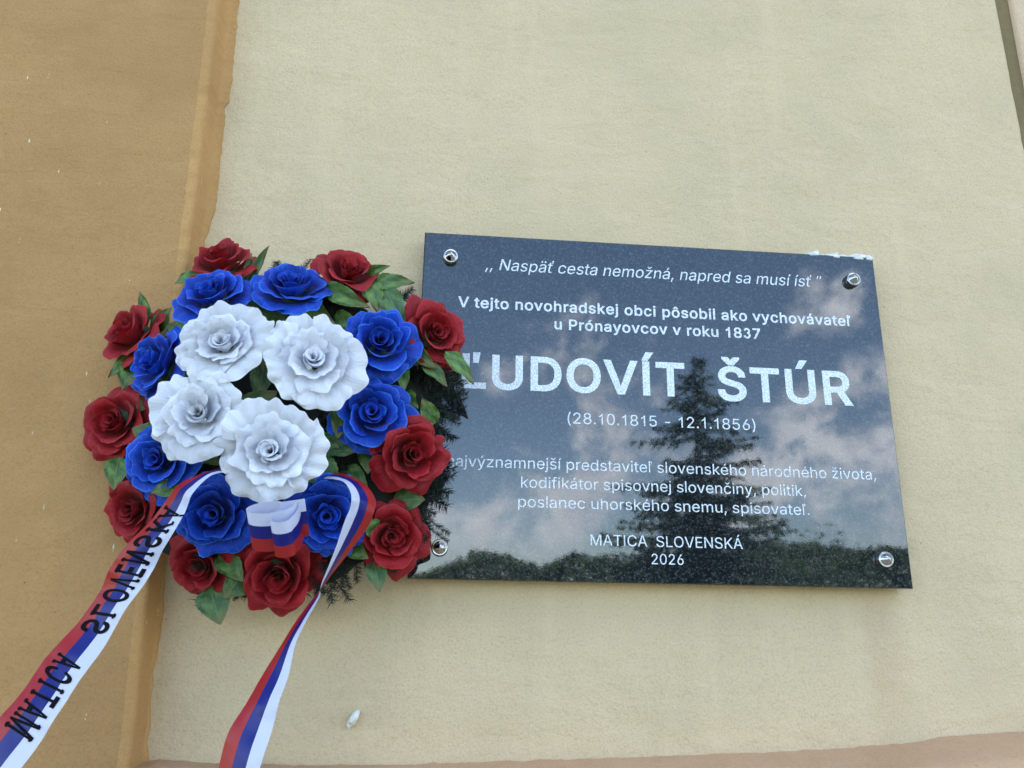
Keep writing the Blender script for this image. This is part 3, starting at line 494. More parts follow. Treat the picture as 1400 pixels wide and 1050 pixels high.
Fc = [(i * cols + j, i * cols + j + 1, (i + 1) * cols + j + 1, (i + 1) * cols + j) for i in range(NX) for j in range(cols - 1)]
link('ledge', mesh('ledge', V, Fc), LEDGE, bld, label='pinkish rendered ledge below the cream field')

# blob of pale filler pushed into a plug hole, low on the wall
def blob(name, c, r, seed, mat, parent, squash=(1, 1, 1), n=14, amp=.35, **props):
    def f(u, v):
        a, b = u * 2 * math.pi, v * math.pi
        d = Vector((math.sin(b) * math.cos(a), math.sin(b) * math.sin(a), math.cos(b)))
        k = r * (1 + amp * noise.noise(d * 1.7 + Vector((seed, 0, 0))) + amp * .4 * noise.noise(d * 5 + Vector((seed, 3, 0))))
        return (d.x * k * squash[0], d.y * k * squash[1], d.z * k * squash[2])
    V, Fc, UV = grid(f, n, n)
    return link(name, mesh(name, V, Fc), mat, parent, c, **props)
pl = empty('wall_plug', at(483, 983, WALL_Y), label='small pale blob of filler stuck low on the cream wall', category='wall plug')
o = blob('filler', (.0012, -.006, .0022), .0074, 3.3, FILLER, pl, (.60, .8, 1.1)); o.rotation_euler = (0, .5, 0)
blob('filler_drip', (-.0035, -.003, -.005), .0034, 8.1, FILLER, pl, (.9, .8, 1.2))

# ------------------------------------------------------------------ plaque
PZ, PW, PH, PT = 1.70, .60, .4324, .024
plaque = empty('plaque', (0, 0, PZ), label='dark polished granite memorial plaque with pale engraved Slovak inscription', category='plaque')
def bevbox(w, h, d, b):
    loops = [(b, b, 0), (0, 0, b), (0, 0, d)]
    V = []
    for i, (ix, iz, y) in enumerate(loops):
        V += [(ix, y, iz), (w - ix, y, iz), (w - ix, y, h - iz), (ix, y, h - iz)]
    Fc = [(0, 1, 2, 3)]
    for l in range(2):
        for k in range(4):
            Fc.append((l * 4 + k, (l + 1) * 4 + k, (l + 1) * 4 + (k + 1) % 4, l * 4 + (k + 1) % 4))
    Fc.append((8, 11, 10, 9))
    return V, Fc
V, Fc = bevbox(PW, PH, PT, .0012)
link('stone_slab', mesh('stone_slab', V, Fc, False), GRANITE, plaque)

GL = {}
for g in GLYPHS.split(';;'):
    ch = g[0]; rest = g[2:].split(' ')
    GL[ch] = (int(rest[0]) / 1000, [[(int(a) / 1000, int(b) / 1000) for a, b in zip(s.split(',')[::2], s.split(',')[1::2])] for s in rest[1].split('|')] if len(rest) > 1 and rest[1] else [])
# plain upright strokes without slabs or tails, as on the stone
def rect(x0, x1, y0, y1): return [(x0, y0), (x1, y0), (x1, y1), (x0, y1)]
SW = .0645
acute = [c for c in GL['Í'][1] if min(y for x, y in c) > .515]
GL['I'] = (.20, [rect(.068, .068 + SW, 0, .509)])
if acute:
    dx = .1 - sum(x for x, y in acute[0]) / len(acute[0])
    GL['Í'] = (.20, GL['I'][1] + [[(x + dx + .02, y) for x, y in acute[0]]])
GL['l'] = (.158, [rect(.049, .049 + .058, 0, .53)])
car = [c for c in GL['ľ'][1] if min(y for x, y in c) > .3]
GL['ľ'] = (.205, [rect(.049, .049 + .058, 0, .53), [(.135, .395), (.16, .455), (.135, .455), (.135, .53), (.185, .53), (.185, .46), (.152, .385)]])
GL['1'] = (.385, [[(.262, 0), (.262, .511), (.222, .511), (.205, .47), (.165, .43), (.088, .388), (.088, .328), (.15, .356), (.202, .396), (.202, 0)]])
def stroke(path, w):
    L_ = []; R_ = []
    for i, p in enumerate(path):
        a = path[max(i - 1, 0)]; b = path[min(i + 1, len(path) - 1)]
        dx_, dy_ = b[0] - a[0], b[1] - a[1]; l_ = math.hypot(dx_, dy_)
        L_.append((p[0] - dy_ / l_ * w / 2, p[1] + dx_ / l_ * w / 2)); R_.append((p[0] + dy_ / l_ * w / 2, p[1] - dx_ / l_ * w / 2))
    return L_ + R_[::-1]
def arcp(cx, cy, rx, ry, a0, a1, n=12): return [(cx + rx * math.cos(math.radians(a0 + (a1 - a0) * k / n)), cy + ry * math.sin(math.radians(a0 + (a1 - a0) * k / n))) for k in range(n + 1)]
GL['3'] = (.385, [stroke(arcp(.182, .374, .108, .105, 165, -75), .058), stroke(arcp(.18, .147, .128, .122, 78, -165), .058)])
GL['’'] = (.13, [[(.03, .39), (.062, .385), (.098, .455), (.098, .53), (.04, .53), (.04, .455), (.055, .455)]])
for q_ in ('l', 'ľ', 'I', 'Í', '1', '3', '’'):
    GL[q_] = (GL[q_][0], [c if sum(a[0] * b[1] - b[0] * a[1] for a, b in zip(c, c[1:] + c[:1])) > 0 else c[::-1] for c in GL[q_][1]])
def area(p): return sum(a[0] * b[1] - b[0] * a[1] for a, b in zip(p, p[1:] + p[:1])) / 2
def inside(pt, poly):
    x, y = pt; c = False
    for (x0, y0), (x1, y1) in zip(poly, poly[1:] + poly[:1]):
        if (y0 > y) != (y1 > y) and x < (x1 - x0) * (y - y0) / (y1 - y0) + x0: c = not c
    return c
def clean(p, tol=.002):
    q = [p[0]]
    for a in p[1:]:
        if abs(a[0] - q[-1][0]) + abs(a[1] - q[-1][1]) > tol: q.append(a)
    if abs(q[0][0] - q[-1][0]) + abs(q[0][1] - q[-1][1]) <= tol: q.pop()
    return q
def offset(p, d, sgn):
    """move every edge outwards by d (sgn = winding of solid contours)"""
    n = len(p); out = []
    for i in range(n):
        a, b, c = p[i - 1], p[i], p[(i + 1) % n]
        e1 = (b[0] - a[0], b[1] - a[1]); e2 = (c[0] - b[0], c[1] - b[1])
        l1 = math.hypot(*e1); l2 = math.hypot(*e2)
        n1 = (e1[1] / l1 * sgn, -e1[0] / l1 * sgn); n2 = (e2[1] / l2 * sgn, -e2[0] / l2 * sgn)
        k = 1 + n1[0] * n2[0] + n1[1] * n2[1]
        k = max(k, .45)
        out.append((b[0] + d * (n1[0] + n2[0]) / k, b[1] + d * (n1[1] + n2[1]) / k))
    return out
GCACHE = {}
def glyph_tris(ch, bold):
    if (ch, bold) in GCACHE: return GCACHE[ch, bold]
    best = None
    for tol in (.002, .004, .006, .008, .011, .014, .018):
        cons = [clean(c, tol) for c in GL[ch][1]]
        cons = [c for c in cons if len(c) > 2]
        if not cons: return []
        big = max(cons, key=lambda c: abs(area(c))); sgn = 1 if area(big) > 0 else -1
        solid = [c for c in cons if area(c) * sgn > 0]; holes = [c for c in cons if area(c) * sgn <= 0]
        solid2 = [offset(c, bold, sgn) for c in solid] if bold else solid
        holes2 = [offset(c, bold, sgn) for c in holes] if bold else holes
        res = []; err = 0
        for k, (s0, s) in enumerate(zip(solid, solid2)):
            hs = [h2 for h, h2 in zip(holes, holes2) if inside(h[0], s0)]
            polys = [[Vector((x, y, 0)) for x, y in c] for c in [s] + hs]
            tri = geometry.tessellate_polygon(polys)
            fl = [v for pl_ in polys for v in pl_]
            want = abs(area(s)) - sum(abs(area(h)) for h in hs)
            got = sum(abs((fl[b] - fl[a]).cross(fl[c] - fl[a]).z) / 2 for a, b, c in tri)
            err = max(err, abs(got - want) / want)
            res.append(([(v.x, v.y, k) for v in fl], [tuple(t_) for t_ in tri]))
        if best is None or err < best[0]: best = (err, res)
        if err < .01: break
    if best[0] > .01: print('glyph', ch, bold, best[0])
    GCACHE[ch, bold] = best[1]
    return best[1]
SLAB = {'M': ('ll', 'lr', 'ul', 'ur'), 'A': ('ll', 'lr'), 'T': ('lm',), 'I': ('lm', 'um'), 'Á': ('ll', 'lr'), 'L': ('ul', 'll'), 'V': ('ul', 'ur'), 'N': ('ll', 'ul', 'ur'), 'K': ('ll', 'lr', 'ul', 'ur'), 'E': ('ul', 'll')}
def slabs(ch):
    xs_ = [x for c in GL[ch][1] for x, y in c]; lo, hi = min(xs_), max(xs_); out = []
    for q_ in SLAB.get(ch, ()):
        x = {'l': lo + .03, 'r': hi - .03, 'm': (lo + hi) / 2}[q_[1]]; y0, y1 = (0, .045) if q_[0] == 'l' else (.464, .509)
        out.append(([(x - .085, y0, 7), (x + .085, y0, 7), (x + .085, y1, 7), (x - .085, y1, 7)], [(0, 1, 2), (0, 2, 3)]))
    return out
def text_geo(txt, bold=0., track=0., serif=False):
    """vertices (x, y, layer) in em, triangles, ink extent"""
    V = []; T = []; x = 0
    for ch in txt:
        adv, _ = GL.get(ch, GL['o'])
        if ch != ' ':
            for vs_, ts_ in glyph_tris(ch, bold) + (slabs(ch) if serif else []):
                b = len(V); V += [(vx + x, vy, k) for vx, vy, k in vs_]; T += [tuple(b + i for i in t_) for t_ in ts_]
        x += adv + track
    lo = min(v[0] for v in V); hi = max(v[0] for v in V)
    return V, T, lo, hi
def inscription(txt, L, Rr, cap, bold=0., shear=0., track=0., label=None, name='inscription'):
    """ink from photo point L to R (both on the baseline), capitals cap photo px high"""
    a = at(L[0], L[1], 0); b = at(Rr[0], Rr[1], 0)
    c = at(L[0], L[1] - cap, 0)
    size = (c.z - a.z) / (.509 + 2 * bold)
    V, T, lo, hi = text_geo(txt, bold, track)
    if shear: V = [(x + shear * y, y, k) for x, y, k in V]; lo = min(v[0] for v in V); hi = max(v[0] for v in V)
    sx = (b.x - a.x) / (hi - lo)
    zb = (a.z + b.z) / 2 - PZ
    P3 = [(a.x + (x - lo) * sx, -.00025 - .00002 * k, zb + (y + bold) * size) for x, y, k in V]
    T = [t_ if ((P3[t_[1]][0] - P3[t_[0]][0]) * (P3[t_[2]][2] - P3[t_[0]][2]) - (P3[t_[1]][2] - P3[t_[0]][2]) * (P3[t_[2]][0] - P3[t_[0]][0])) > 0 else t_[::-1] for t_ in T]
    o = link(name, mesh(name, P3, T, False), LETTER, plaque)
    if label: o['label'] = label
    return sx / size
print('sx', inscription(',, Naspäť cesta nemožná, napred sa musí ísť ’’', (663, 368.5), (1124, 393), 15.2, .0, .2, .0),
inscription('V tejto novohradskej obci pôsobil ako vychovávateľ', (626, 419), (1163.5, 447), 14.8, .017, 0, .03),
inscription('u Prónayovcov v roku 1837', (758, 450), (1040, 464), 14.6, .017, 0, .03),
inscription('ĽUDOVÍT', (630.7, 530), (937.5, 543.5), 47.6, .020, 0, .03),
inscription('ŠTÚR', (982, 547.5), (1167.4, 555), 47.2, .020, 0, .03),
inscription('(28.10.1815 - 12.1.1856)', (776, 579), (1033, 588.3), 15, .0, 0, .0),
inscription('najvýznamnejší predstaviteľ slovenského národného života,', (610.7, 636), (1197.8, 657), 15, 0),
inscription('kodifikátor spisovnej slovenčiny, politik,', (712.3, 665.8), (1102, 679), 15, 0),
inscription('poslanec uhorského snemu, spisovateľ.', (708.4, 692), (1107, 705.3), 15, 0),
inscription('MATICA  SLOVENSKÁ', (807.4, 745), (1015.7, 751), 15, 0),
inscription('2026', (891, 771.4), (934.7, 772.2), 14.3, 0))

# screws with domed steel caps; each turned a little differently
prof = [(0, 0), (.0076, 0), (.0081, .0012), (.0081, .0042), (.0078, .0052), (.0071, .0056), (.0066, .0050), (.0058, .0058), (.0042, .0080), (.0024, .0098), (.0010, .0106), (0, .0108)]
cap_me = mesh('screw_cap', *lathe(prof, 40)); cap_me.materials.append(CHROME)
wash_me = mesh('washer', *lathe([(0, 0), (.0084, 0), (.0084, .0016), (.0078, .0019), (0, .0019)], 32)); wash_me.materials.append(DARKRUB)
for px, py, tx, tz in ((616, 350, .06, .05), (1167, 382, -.02, -.05), (601, 748.5, .03, .02), (1211, 765, -.02, -.03)):
    p = at(px, py, -.006)
    s = link('screw', cap_me, None, plaque, (p.x, -.0016, p.z - PZ)); s.rotation_euler = (math.pi / 2 + tx, 0, tz)
    s.scale = (1.16,) * 3
    w = link('washer', wash_me, None, s, (0, 0, -.0018))
# sealant squeezed out above the top right corner
for k, (x, dz, l, h) in enumerate(((1113, 0, .012, .006), (1128, -1, .010, .004), (1140, 1, .012, .0045), (1155, 0, .014, .004), (1172, 0, .012, .0055), (1180, 2, .010, .008), (1187, 2, .008, .005))):
    p = at(x, 317 + (x - 581) * .0572 + dz, .002)
    b_ = blob('sealant', (p.x, .008 + .004 * (k % 2), PH - .0005), 1., 20 + k, SILIC, plaque, (l * .95, .010, h * 1.1), 12, .5)

# ------------------------------------------------------------------ wreath
WY = -.035
wc = at(380, 590, WY)
wreath = empty('wreath', (wc.x, WALL_Y, wc.z - .24), label='round funeral wreath of red, blue and white cloth roses on dark needles', category='wreath')
W0 = Vector(wreath.location)
def torus(R0, ra, rb, nu=72, nv=18):
    V = []; Fc = []
    for i in range(nu):
        a = 2 * math.pi * i / nu
        for j in range(nv):
            b = 2 * math.pi * j / nv
            k = 1 + .12 * noise.noise((math.cos(a) * 6, math.sin(a) * 6, b * 2))
            V.append(((R0 + ra * k * math.cos(b)) * math.cos(a), rb * k * math.sin(b), (R0 + ra * k * math.cos(b)) * math.sin(a)))
    for i in range(nu):
        for j in range(nv):
            Fc.append((i * nv + j, ((i + 1) % nu) * nv + j, ((i + 1) % nu) * nv + (j + 1) % nv, i * nv + (j + 1) % nv))
    return V, Fc
V, Fc = torus(.10, .075, .026)
link('wreath_base', mesh('wreath_base', V, Fc), STRAW, wreath, Vector((wc.x, WY + .004, wc.z)) - W0)
def disc(r, n=40):
    V = [(0, 0, 0)] + [(r * math.cos(2 * math.pi * k / n), 0, r * math.sin(2 * math.pi * k / n)) for k in range(n)] + \
        [(r * math.cos(2 * math.pi * k / n), .012, r * math.sin(2 * math.pi * k / n)) for k in range(n)] + [(0, .012, 0)]
    Fc = [(0, 1 + k, 1 + (k + 1) % n) for k in range(n)] + [(1 + k, 1 + n + k, 1 + n + (k + 1) % n, 1 + (k + 1) % n) for k in range(n)] + [(2 * n + 1, 1 + n + (k + 1) % n, 1 + n + k) for k in range(n)]
    return V, Fc
V, Fc = disc(.12)
link('backing_pad', mesh('backing_pad', V, Fc), STRAW, wreath, Vector((wc.x, WY, wc.z)) - W0)

# needle sprigs: a wire with a brush of needles; local +X is the way the sprig grows
def sprig_mesh(seed, L=.075, n=230):
    r = random.Random(seed); V = []; Fc = []
    bx, bz = r.uniform(-.3, .3), r.uniform(-.25, .25)
    def stem(s): return Vector((s * L, bx * s * s * L, bz * s * s * L))
    for k in range(9):
        for q in range(3):
            a = q * 2.094; p = stem(k / 8) + Vector((0, math.cos(a), math.sin(a))) * .0009
            V.append(p)
    for k in range(8):
        for q in range(3):
            Fc.append((k * 3 + q, k * 3 + (q + 1) % 3, (k + 1) * 3 + (q + 1) % 3, (k + 1) * 3 + q))
    for k in range(n):
        s = r.random() ** .8
        p = stem(s); a = r.uniform(0, 6.283); lean = r.uniform(.45, 1.0)
        d = (Vector((lean * .75, math.cos(a), math.sin(a)))).normalized()
        l = r.uniform(.013, .021) * (1 - .35 * s ** 6)
        t = d.cross(Vector((r.uniform(-1, 1), r.uniform(-1, 1), r.uniform(-1, 1)))).normalized() * .00042
        d2 = (d + Vector((.25, 0, 0)) + Vector((r.uniform(-.15, .15), r.uniform(-.15, .15), r.uniform(-.15, .15)))).normalized()
        m1 = p + d * l * .55; m2 = m1 + d2 * l * .45
        b = len(V); V += [p - t, p + t, m1 + t, m1 - t, m2]
        Fc += [(b, b + 1, b + 2, b + 3), (b + 3, b + 2, b + 4)]
    me = mesh('sprig', V, Fc, False); me.materials.append(NEEDLE)
    return me
SPR = [sprig_mesh(k) for k in range(6)]
rs = random.Random(11)
def sprig(p, d, scale=1.):
    o = link('sprig', rs.choice(SPR), None, wreath, Vector(p) - W0)
    q = Vector(d).normalized().to_track_quat('X', 'Z')
    o.rotation_euler = q.to_euler(); o.scale = (scale,) * 3
    return o
for k in range(54):                                   # the rim
    a = 2 * math.pi * (k + rs.uniform(-.4, .4)) / 54
    dv = Vector((math.cos(a), 0, math.sin(a)))
    if dv.x < -.25: continue
    R0 = rs.uniform(.115, .14)
    # the left rim hides its needles behind the red roses
    R0 -= .018 * max(0, -math.cos(a))
    tang = Vector((-math.sin(a), 0, math.cos(a))) * rs.uniform(-.7, .7)
    sprig((wc.x + R0 * dv.x, WY - rs.uniform(0, .006), wc.z + R0 * dv.z), dv + tang + Vector((0, rs.uniform(-.15, .1), 0)), rs.uniform(.75, 1.))
for k in range(46):                                   # between the flowers
    a = rs.uniform(0, 6.283); R0 = .125 * math.sqrt(rs.random())
    sprig((wc.x + R0 * math.cos(a), WY - .008, wc.z + R0 * math.sin(a)), (rs.uniform(-1, 1), -.2, rs.uniform(-1, 1)), rs.uniform(.6, .85))
# the sprigs one can point at in the photograph: base, tip (photo px)
for (bx_, by_), (tx_, ty_), Y in (((560, 500), (632, 545), -.05), ((570, 520), (640, 520), -.045), ((575, 540), (620, 580), -.05), ((545, 650), (605, 668), -.05),
        ((550, 660), (600, 700), -.05), ((500, 400), (550, 385), -.04), ((520, 410), (572, 402), -.04), ((385, 400), (372, 352), -.04), ((350, 400), (342, 368), -.04),
        ((410, 390), (412, 350), -.04), ((440, 760), (470, 822), -.05), ((420, 770), (440, 815), -.05), ((480, 750), (500, 795), -.045), ((500, 755), (540, 790), -.045),
        ((460, 760), (480, 800), -.05), ((330, 790), (325, 820), -.05), ((345, 800), (360, 822), -.05), ((580, 700), (592, 740), -.045), ((520, 420), (560, 430), -.05), ((560, 600), (610, 640), -.045),
        ((570, 480), (625, 490), -.05)):
    p, q = at(bx_, by_, Y), at(tx_, ty_, Y - .005)
    sprig(p, q - p, (q - p).length / .080)
    sprig(p + Vector((.004, .003, -.006)), q - p + Vector((rs.uniform(-.02, .02), 0, rs.uniform(-.02, .02))), (q - p).length / .086)

# --- leaves: local +Y runs to the tip, +Z faces out
def leaf_mesh(seed):
    r = random.Random(seed); nu, nv = 12, 18
    fold, droop, wave = r.uniform(.10, .22), r.uniform(.08, .3), r.uniform(.02, .05)
    def f(u, v):
        s = 2 * u - 1
        prof_ = math.sin(math.pi * min(1, v * .96 + .03) ** .82) ** .85 * (1 - .25 * v)
        ser = 1 + .10 * ((v * 9) % 1 - .5) * abs(s) ** 4
        x = s * .5 * prof_ * ser * .66
        z = fold * abs(x) * 1.3 - droop * (v - .35) ** 2 + wave * math.sin(v * 14 + 3 * s + seed) * abs(s)
        return (x, v, z)
    V, Fc, UV = grid(f, nu, nv)
    me = mesh('leaf', V, Fc, True, UV); me.materials.append(LEAF)
    return me
LEAVES = [leaf_mesh(k) for k in range(5)]
def frame_from(yv, zv):
    yv = yv.normalized(); xv = yv.cross(zv).normalized(); zv = xv.cross(yv).normalized()
    m = Matrix((xv, yv, zv)).transposed()
    return m
def leaf(b, t, w, Y=-.06, tilt=0.):
    p, q = at(b[0], b[1], Y), at(t[0], t[1], Y - .012)
    d = q - p
    d = d * 1.12; p = p - d * .06
    L = d.length
    facing = (CAM - p).normalized() + Vector((rs.uniform(-.35, .35), 0, rs.uniform(.0, .5)))
    o = link('leaf', rs.choice(LEAVES), None, wreath, p - W0)
    m = frame_from(d, facing) @ Matrix.Rotation(tilt, 3, 'Y')
    o.rotation_euler = m.to_euler()
    wm = w / 1210.
    o.scale = (wm / .56, L, L)
    return o
for b, t, w, Y in (((336, 392), (366, 337), 14, -.05), ((338, 395), (343, 347), 16, -.05), ((268, 374), (241, 386), 18, -.05), ((200, 435), (192, 400), 15, -.05),
        ((212, 452), (231, 422), 22, -.05), ((243, 440), (238, 472), 26, -.05), ((188, 480), (150, 514), 20, -.05), ((180, 490), (168, 528), 26, -.05),
        ((338, 398), (398, 448), 38, -.055), ((352, 420), (366, 480), 26, -.055), ((384, 440), (360, 476), 26, -.06), ((512, 386), (562, 384), 24, -.06),
        ((500, 372), (530, 364), 14, -.05), ((445, 392), (499, 418), 27, -.075), ((400, 402), (452, 440), 34, -.065), ((505, 385), (516, 420), 30, -.06),
        ((528, 396), (550, 444), 32, -.065), ((418, 442), (396, 414), 22, -.07), ((552, 472), (592, 500), 26, -.06), ((612, 482), (646, 519), 22, -.075),
        ((580, 498), (610, 523), 22, -.06), ((545, 498), (553, 530), 24, -.06), ((332, 568), (374, 537), 38, -.085), ((362, 500), (352, 540), 30, -.08), ((385, 448), (358, 500), 30, -.085), ((350, 520), (372, 500), 24, -.07), ((222, 604), (184, 584), 40, -.07),
        ((163, 627), (155, 665), 29, -.055), ((245, 664), (208, 673), 24, -.085), ((270, 622), (300, 632), 24, -.06), ((472, 542), (464, 594), 40, -.08),
        ((438, 613), (486, 617), 27, -.075), ((425, 628), (460, 669), 42, -.08), ((440, 596), (462, 612), 22, -.07), ((594, 577), (578, 546), 24, -.055),
        ((505, 608), (502, 643), 28, -.065), ((556, 536), (568, 556), 20, -.055), ((540, 684), (578, 682), 34, -.055), ((515, 726), (500, 714), 24, -.07),
        ((288, 805), (300, 849), 40, -.055), ((332, 786), (308, 816), 32, -.06), ((392, 722), (404, 752), 30, -.07), ((512, 770), (519, 805), 26, -.055),
        ((410, 650), (440, 690), 34, -.065), ((350, 690), (330, 660), 30, -.07), ((540, 600), (560, 575), 26, -.055), ((265, 500), (240, 540), 34, -.06),
        ((380, 560), (350, 590), 34, -.065), ((470, 640), (500, 665), 28, -.06), ((300, 760), (330, 790), 30, -.06), ((460, 430), (490, 450), 26, -.06),
        ((205, 540), (190, 560), 26, -.055), ((478, 745), (500, 762), 24, -.055)):
    leaf(b, t, w, Y, rs.uniform(-.3, .3))

# --- roses: local +Z is the way the rose looks; unit outer radius
def petal_mesh(phi0, half, prof4, ruffle, freq, point, seed, spiral=.05, nu=18, nv=12, name='petal', curl=.0, side=.30, frill=.0):
    r = random.Random(seed)
    (r0, z0), (r1, z1), (r2, z2), (r3, z3) = prof4
    p1, p2, p3 = r.uniform(0, 6.28), r.uniform(0, 6.28), r.uniform(0, 6.28)
    cx_ = r.uniform(-.25, .25); notch = r.uniform(-.03, .05); asym = r.uniform(-.08, .08)
    so = Vector((r.uniform(0, 50), r.uniform(0, 50), 0))
    def f(u, v):
        s = 2 * u - 1
        top = 1 - side * abs(s - cx_ * .3) ** 3.2 - asym * s + point * math.exp(-((s - cx_) / .22) ** 2) - notch * math.exp(-((s + .4) / .2) ** 2)
        t = v * top
        a, b, c, d = (1 - t) ** 3, 3 * t * (1 - t) ** 2, 3 * t * t * (1 - t), t ** 3
        rr = a * r0 + b * r1 + c * r2 + d * r3
        z = a * z0 + b * z1 + c * z2 + d * z3
        wdt = .42 + .58 * math.sin(min(1, t * 1.25) * math.pi / 2)
        # edges of the petal roll in at the rim
        ph = phi0 + s * half * wdt + .06 * math.sin(3 * t + p1)
        e = t ** 2.2
        rf = ruffle * e * (math.sin(freq * s * 3.1 + p1) * (.5 + .5 * abs(s)) + .5 * math.sin(freq * 2.1 * s * 3.1 + p2))
        z += rf + curl * e * s * s
        rr += .45 * rf + spiral * s + .5 * ruffle * e * math.sin(freq * 1.3 * s * 3 + p3)
        if frill: rf += frill * t ** 5 * math.sin(13 * s + p3) * (.6 + .4 * math.sin(7 * s + p1)); rr += frill * .7 * t ** 5 * math.sin(17 * s + p2)
        crk = noise.noise(Vector((s * 2.2, t * 2.5, 0)) + so) * .055 * (.3 + t) + noise.noise(Vector((s * 7, t * 3, 5)) + so) * .018 * t
        rr += crk; z += crk * .8
        return (rr * math.cos(ph), rr * math.sin(ph), z)
    V, Fc, UV = grid(f, nu, nv)
    return mesh(name, V, Fc, True, UV)
def core_mesh(seed, h=.62, rmax=.24, turns=2.6, frill=.02):
    r = random.Random(seed); ph0 = r.uniform(0, 6.28)
    V = []; Fc = []; UV = []
    # a rolled bud, then two short petals closing round it
    nu, nv = 70, 7
    for j in range(nv + 1):
        for i in range(nu + 1):
            s, t = i / nu, j / nv
            rad = .02 + (rmax * .8) * s ** .9
            rad *= (.72 + .42 * t)
            lip = t ** 4 * .055 * (1 + .6 * math.sin(s * 23 + ph0))
            hh = h * (.98 - .14 * s) + .022 * math.sin(s * 17 + ph0) + frill * math.sin(s * 61)
            a = ph0 + s * turns * 6.283
            hh += .05 * math.sin(s * turns * 6.283 * .5 + seed) * (1 - s)
            V.append(((rad + lip) * math.cos(a), (rad + lip) * math.sin(a), .05 + (hh - .05) * (1 - (1 - t) ** 1.3))); UV.append((s * 3, t * .9))
    for j in range(nv):
        for i in range(nu):
            a = j * (nu + 1) + i; Fc.append((a, a + 1, a + nu + 2, a + nu + 1))
    for q in range(3):
        me = petal_mesh(ph0 + q * 2.1 + .5, 1.35, ((.10, .05), (.22, .2), (rmax * 1.02, h * .72), (rmax * 1.18 + .02 * q, h * .93 - .03 * q)), .03 + frill, 1.3, .03, seed * 7 + q, .05, 16, 8, side=.25)
        b = len(V); V += [tuple(v.co) for v in me.vertices]; Fc += [tuple(b + i for i in p.vertices) for p in me.polygons]
        UV += [(i % 17 / 16, i // 17 / 8) for i in range(len(me.vertices))]
        bpy.data.meshes.remove(me)
    return mesh('rose_heart', V, Fc, True, UV)
def rose_set(kind, seed):
    """core mesh and the petal meshes of one variant"""
    r = random.Random(seed); P = []
    ph = r.uniform(0, 6.28)
    if kind == 'white':
        core = core_mesh(seed, .50, .15, 2.8, .006)
        rings = ((4, 1.0, ((.10, .03), (.26, .12), (.34, .36), (.46, .40)), .03, 2.2, .0, .0),
                 (4, 1.0, ((.12, .02), (.36, .06), (.48, .34), (.70, .30)), .048, 2.3, .0, .0),
                 (6, .80, ((.14, .0), (.45, .02), (.78, .30), (1.02, .16)), .058, 2.5, .0, .0))
        side = .20
    elif kind == 'red':
        core = core_mesh(seed, .60, .22, 2.2, .0)
        rings = ((4, 1.0, ((.12, .03), (.40, .10), (.40, .52), (.56, .52)), .03, 1.2, .05, -.04),
                 (4, .95, ((.12, .02), (.52, .03), (.56, .44), (.82, .36)), .045, 1.4, .07, -.08),
                 (5, .80, ((.12, .0), (.55, -.04), (.82, .26), (1.04, .04)), .06, 1.5, .13, -.12))
        side = .36
    else:
        core = core_mesh(seed, .56, .22, 2.4, .004)
        rings = ((4, 1.0, ((.12, .03), (.40, .08), (.42, .48), (.55, .50)), .03, 1.4, .03, -.02),
                 (4, .98, ((.12, .02), (.50, .03), (.58, .42), (.80, .34)), .05, 1.6, .03, -.05),
                 (5, .84, ((.12, .0), (.55, -.05), (.82, .24), (1.03, .03)), .06, 1.9, .05, -.08))
        side = .30
    for k, (n, half, pr, ruf, fr, pt, curl) in enumerate(rings):
        for q in range(n):
            j = lambda a: a * (1 + r.uniform(-.07, .07))
            pr2 = tuple((j(a), j(b)) for a, b in pr)
            P.append(petal_mesh(ph + k * .55 + q * 6.283 / n + r.uniform(-.12, .12), half * r.uniform(.92, 1.08), pr2, ruf * r.uniform(.7, 1.3), fr * r.uniform(.8, 1.2), pt * r.uniform(.2, 1.5), r.randint(0, 9999), .045, curl=curl * r.uniform(.5, 1.6), side=side, nu=30 if kind == 'white' else 18, frill=.012 if kind == 'white' else .008))
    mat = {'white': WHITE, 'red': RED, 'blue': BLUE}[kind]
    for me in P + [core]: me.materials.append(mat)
    return core, P
CAL = lathe([(.02, -.34), (.10, -.30), (.16, -.18), (.30, -.05), (.42, .02), (.36, .03), (0, .03)], 14)
cal_me = mesh('calyx', *CAL); cal_me.materials.append(CALYX)
def rose(kind, px, py, R_px, nx, nz, Y, variant, spin, closed=1.):
    c = at(px, py, Y)
    dist = (c - CAM).dot(FWD)
    R = 1.05 * R_px * dist / F
    n = Vector((nx, -1, nz)).normalized()
    core, P = rose_set(kind, variant * 10 + {'red': 1, 'blue': 2, 'white': 3}[kind])
    rr_ = random.Random(variant * 77 + len(kind))
    o = link(kind + '_rose', core, None, wreath)
    q = n.to_track_quat('Z', 'Y').to_matrix() @ Matrix.Rotation(spin, 3, 'Z')
    o.rotation_euler = q.to_euler()
    o.location = c - n * R * .30 - W0
    o.scale = (R, R, R * closed)
    o.scale = (R * rr_.uniform(.95, 1.05), R * rr_.uniform(.95, 1.05), R * closed * rr_.uniform(.85, 1.25))
    for k, me in enumerate(P):
        q_ = link('petal', me, None, o)
        q_.rotation_euler = (rr_.uniform(-.12, .12), rr_.uniform(-.12, .12), rr_.uniform(-.12, .12))
    link('calyx', cal_me, None, o)
    return o
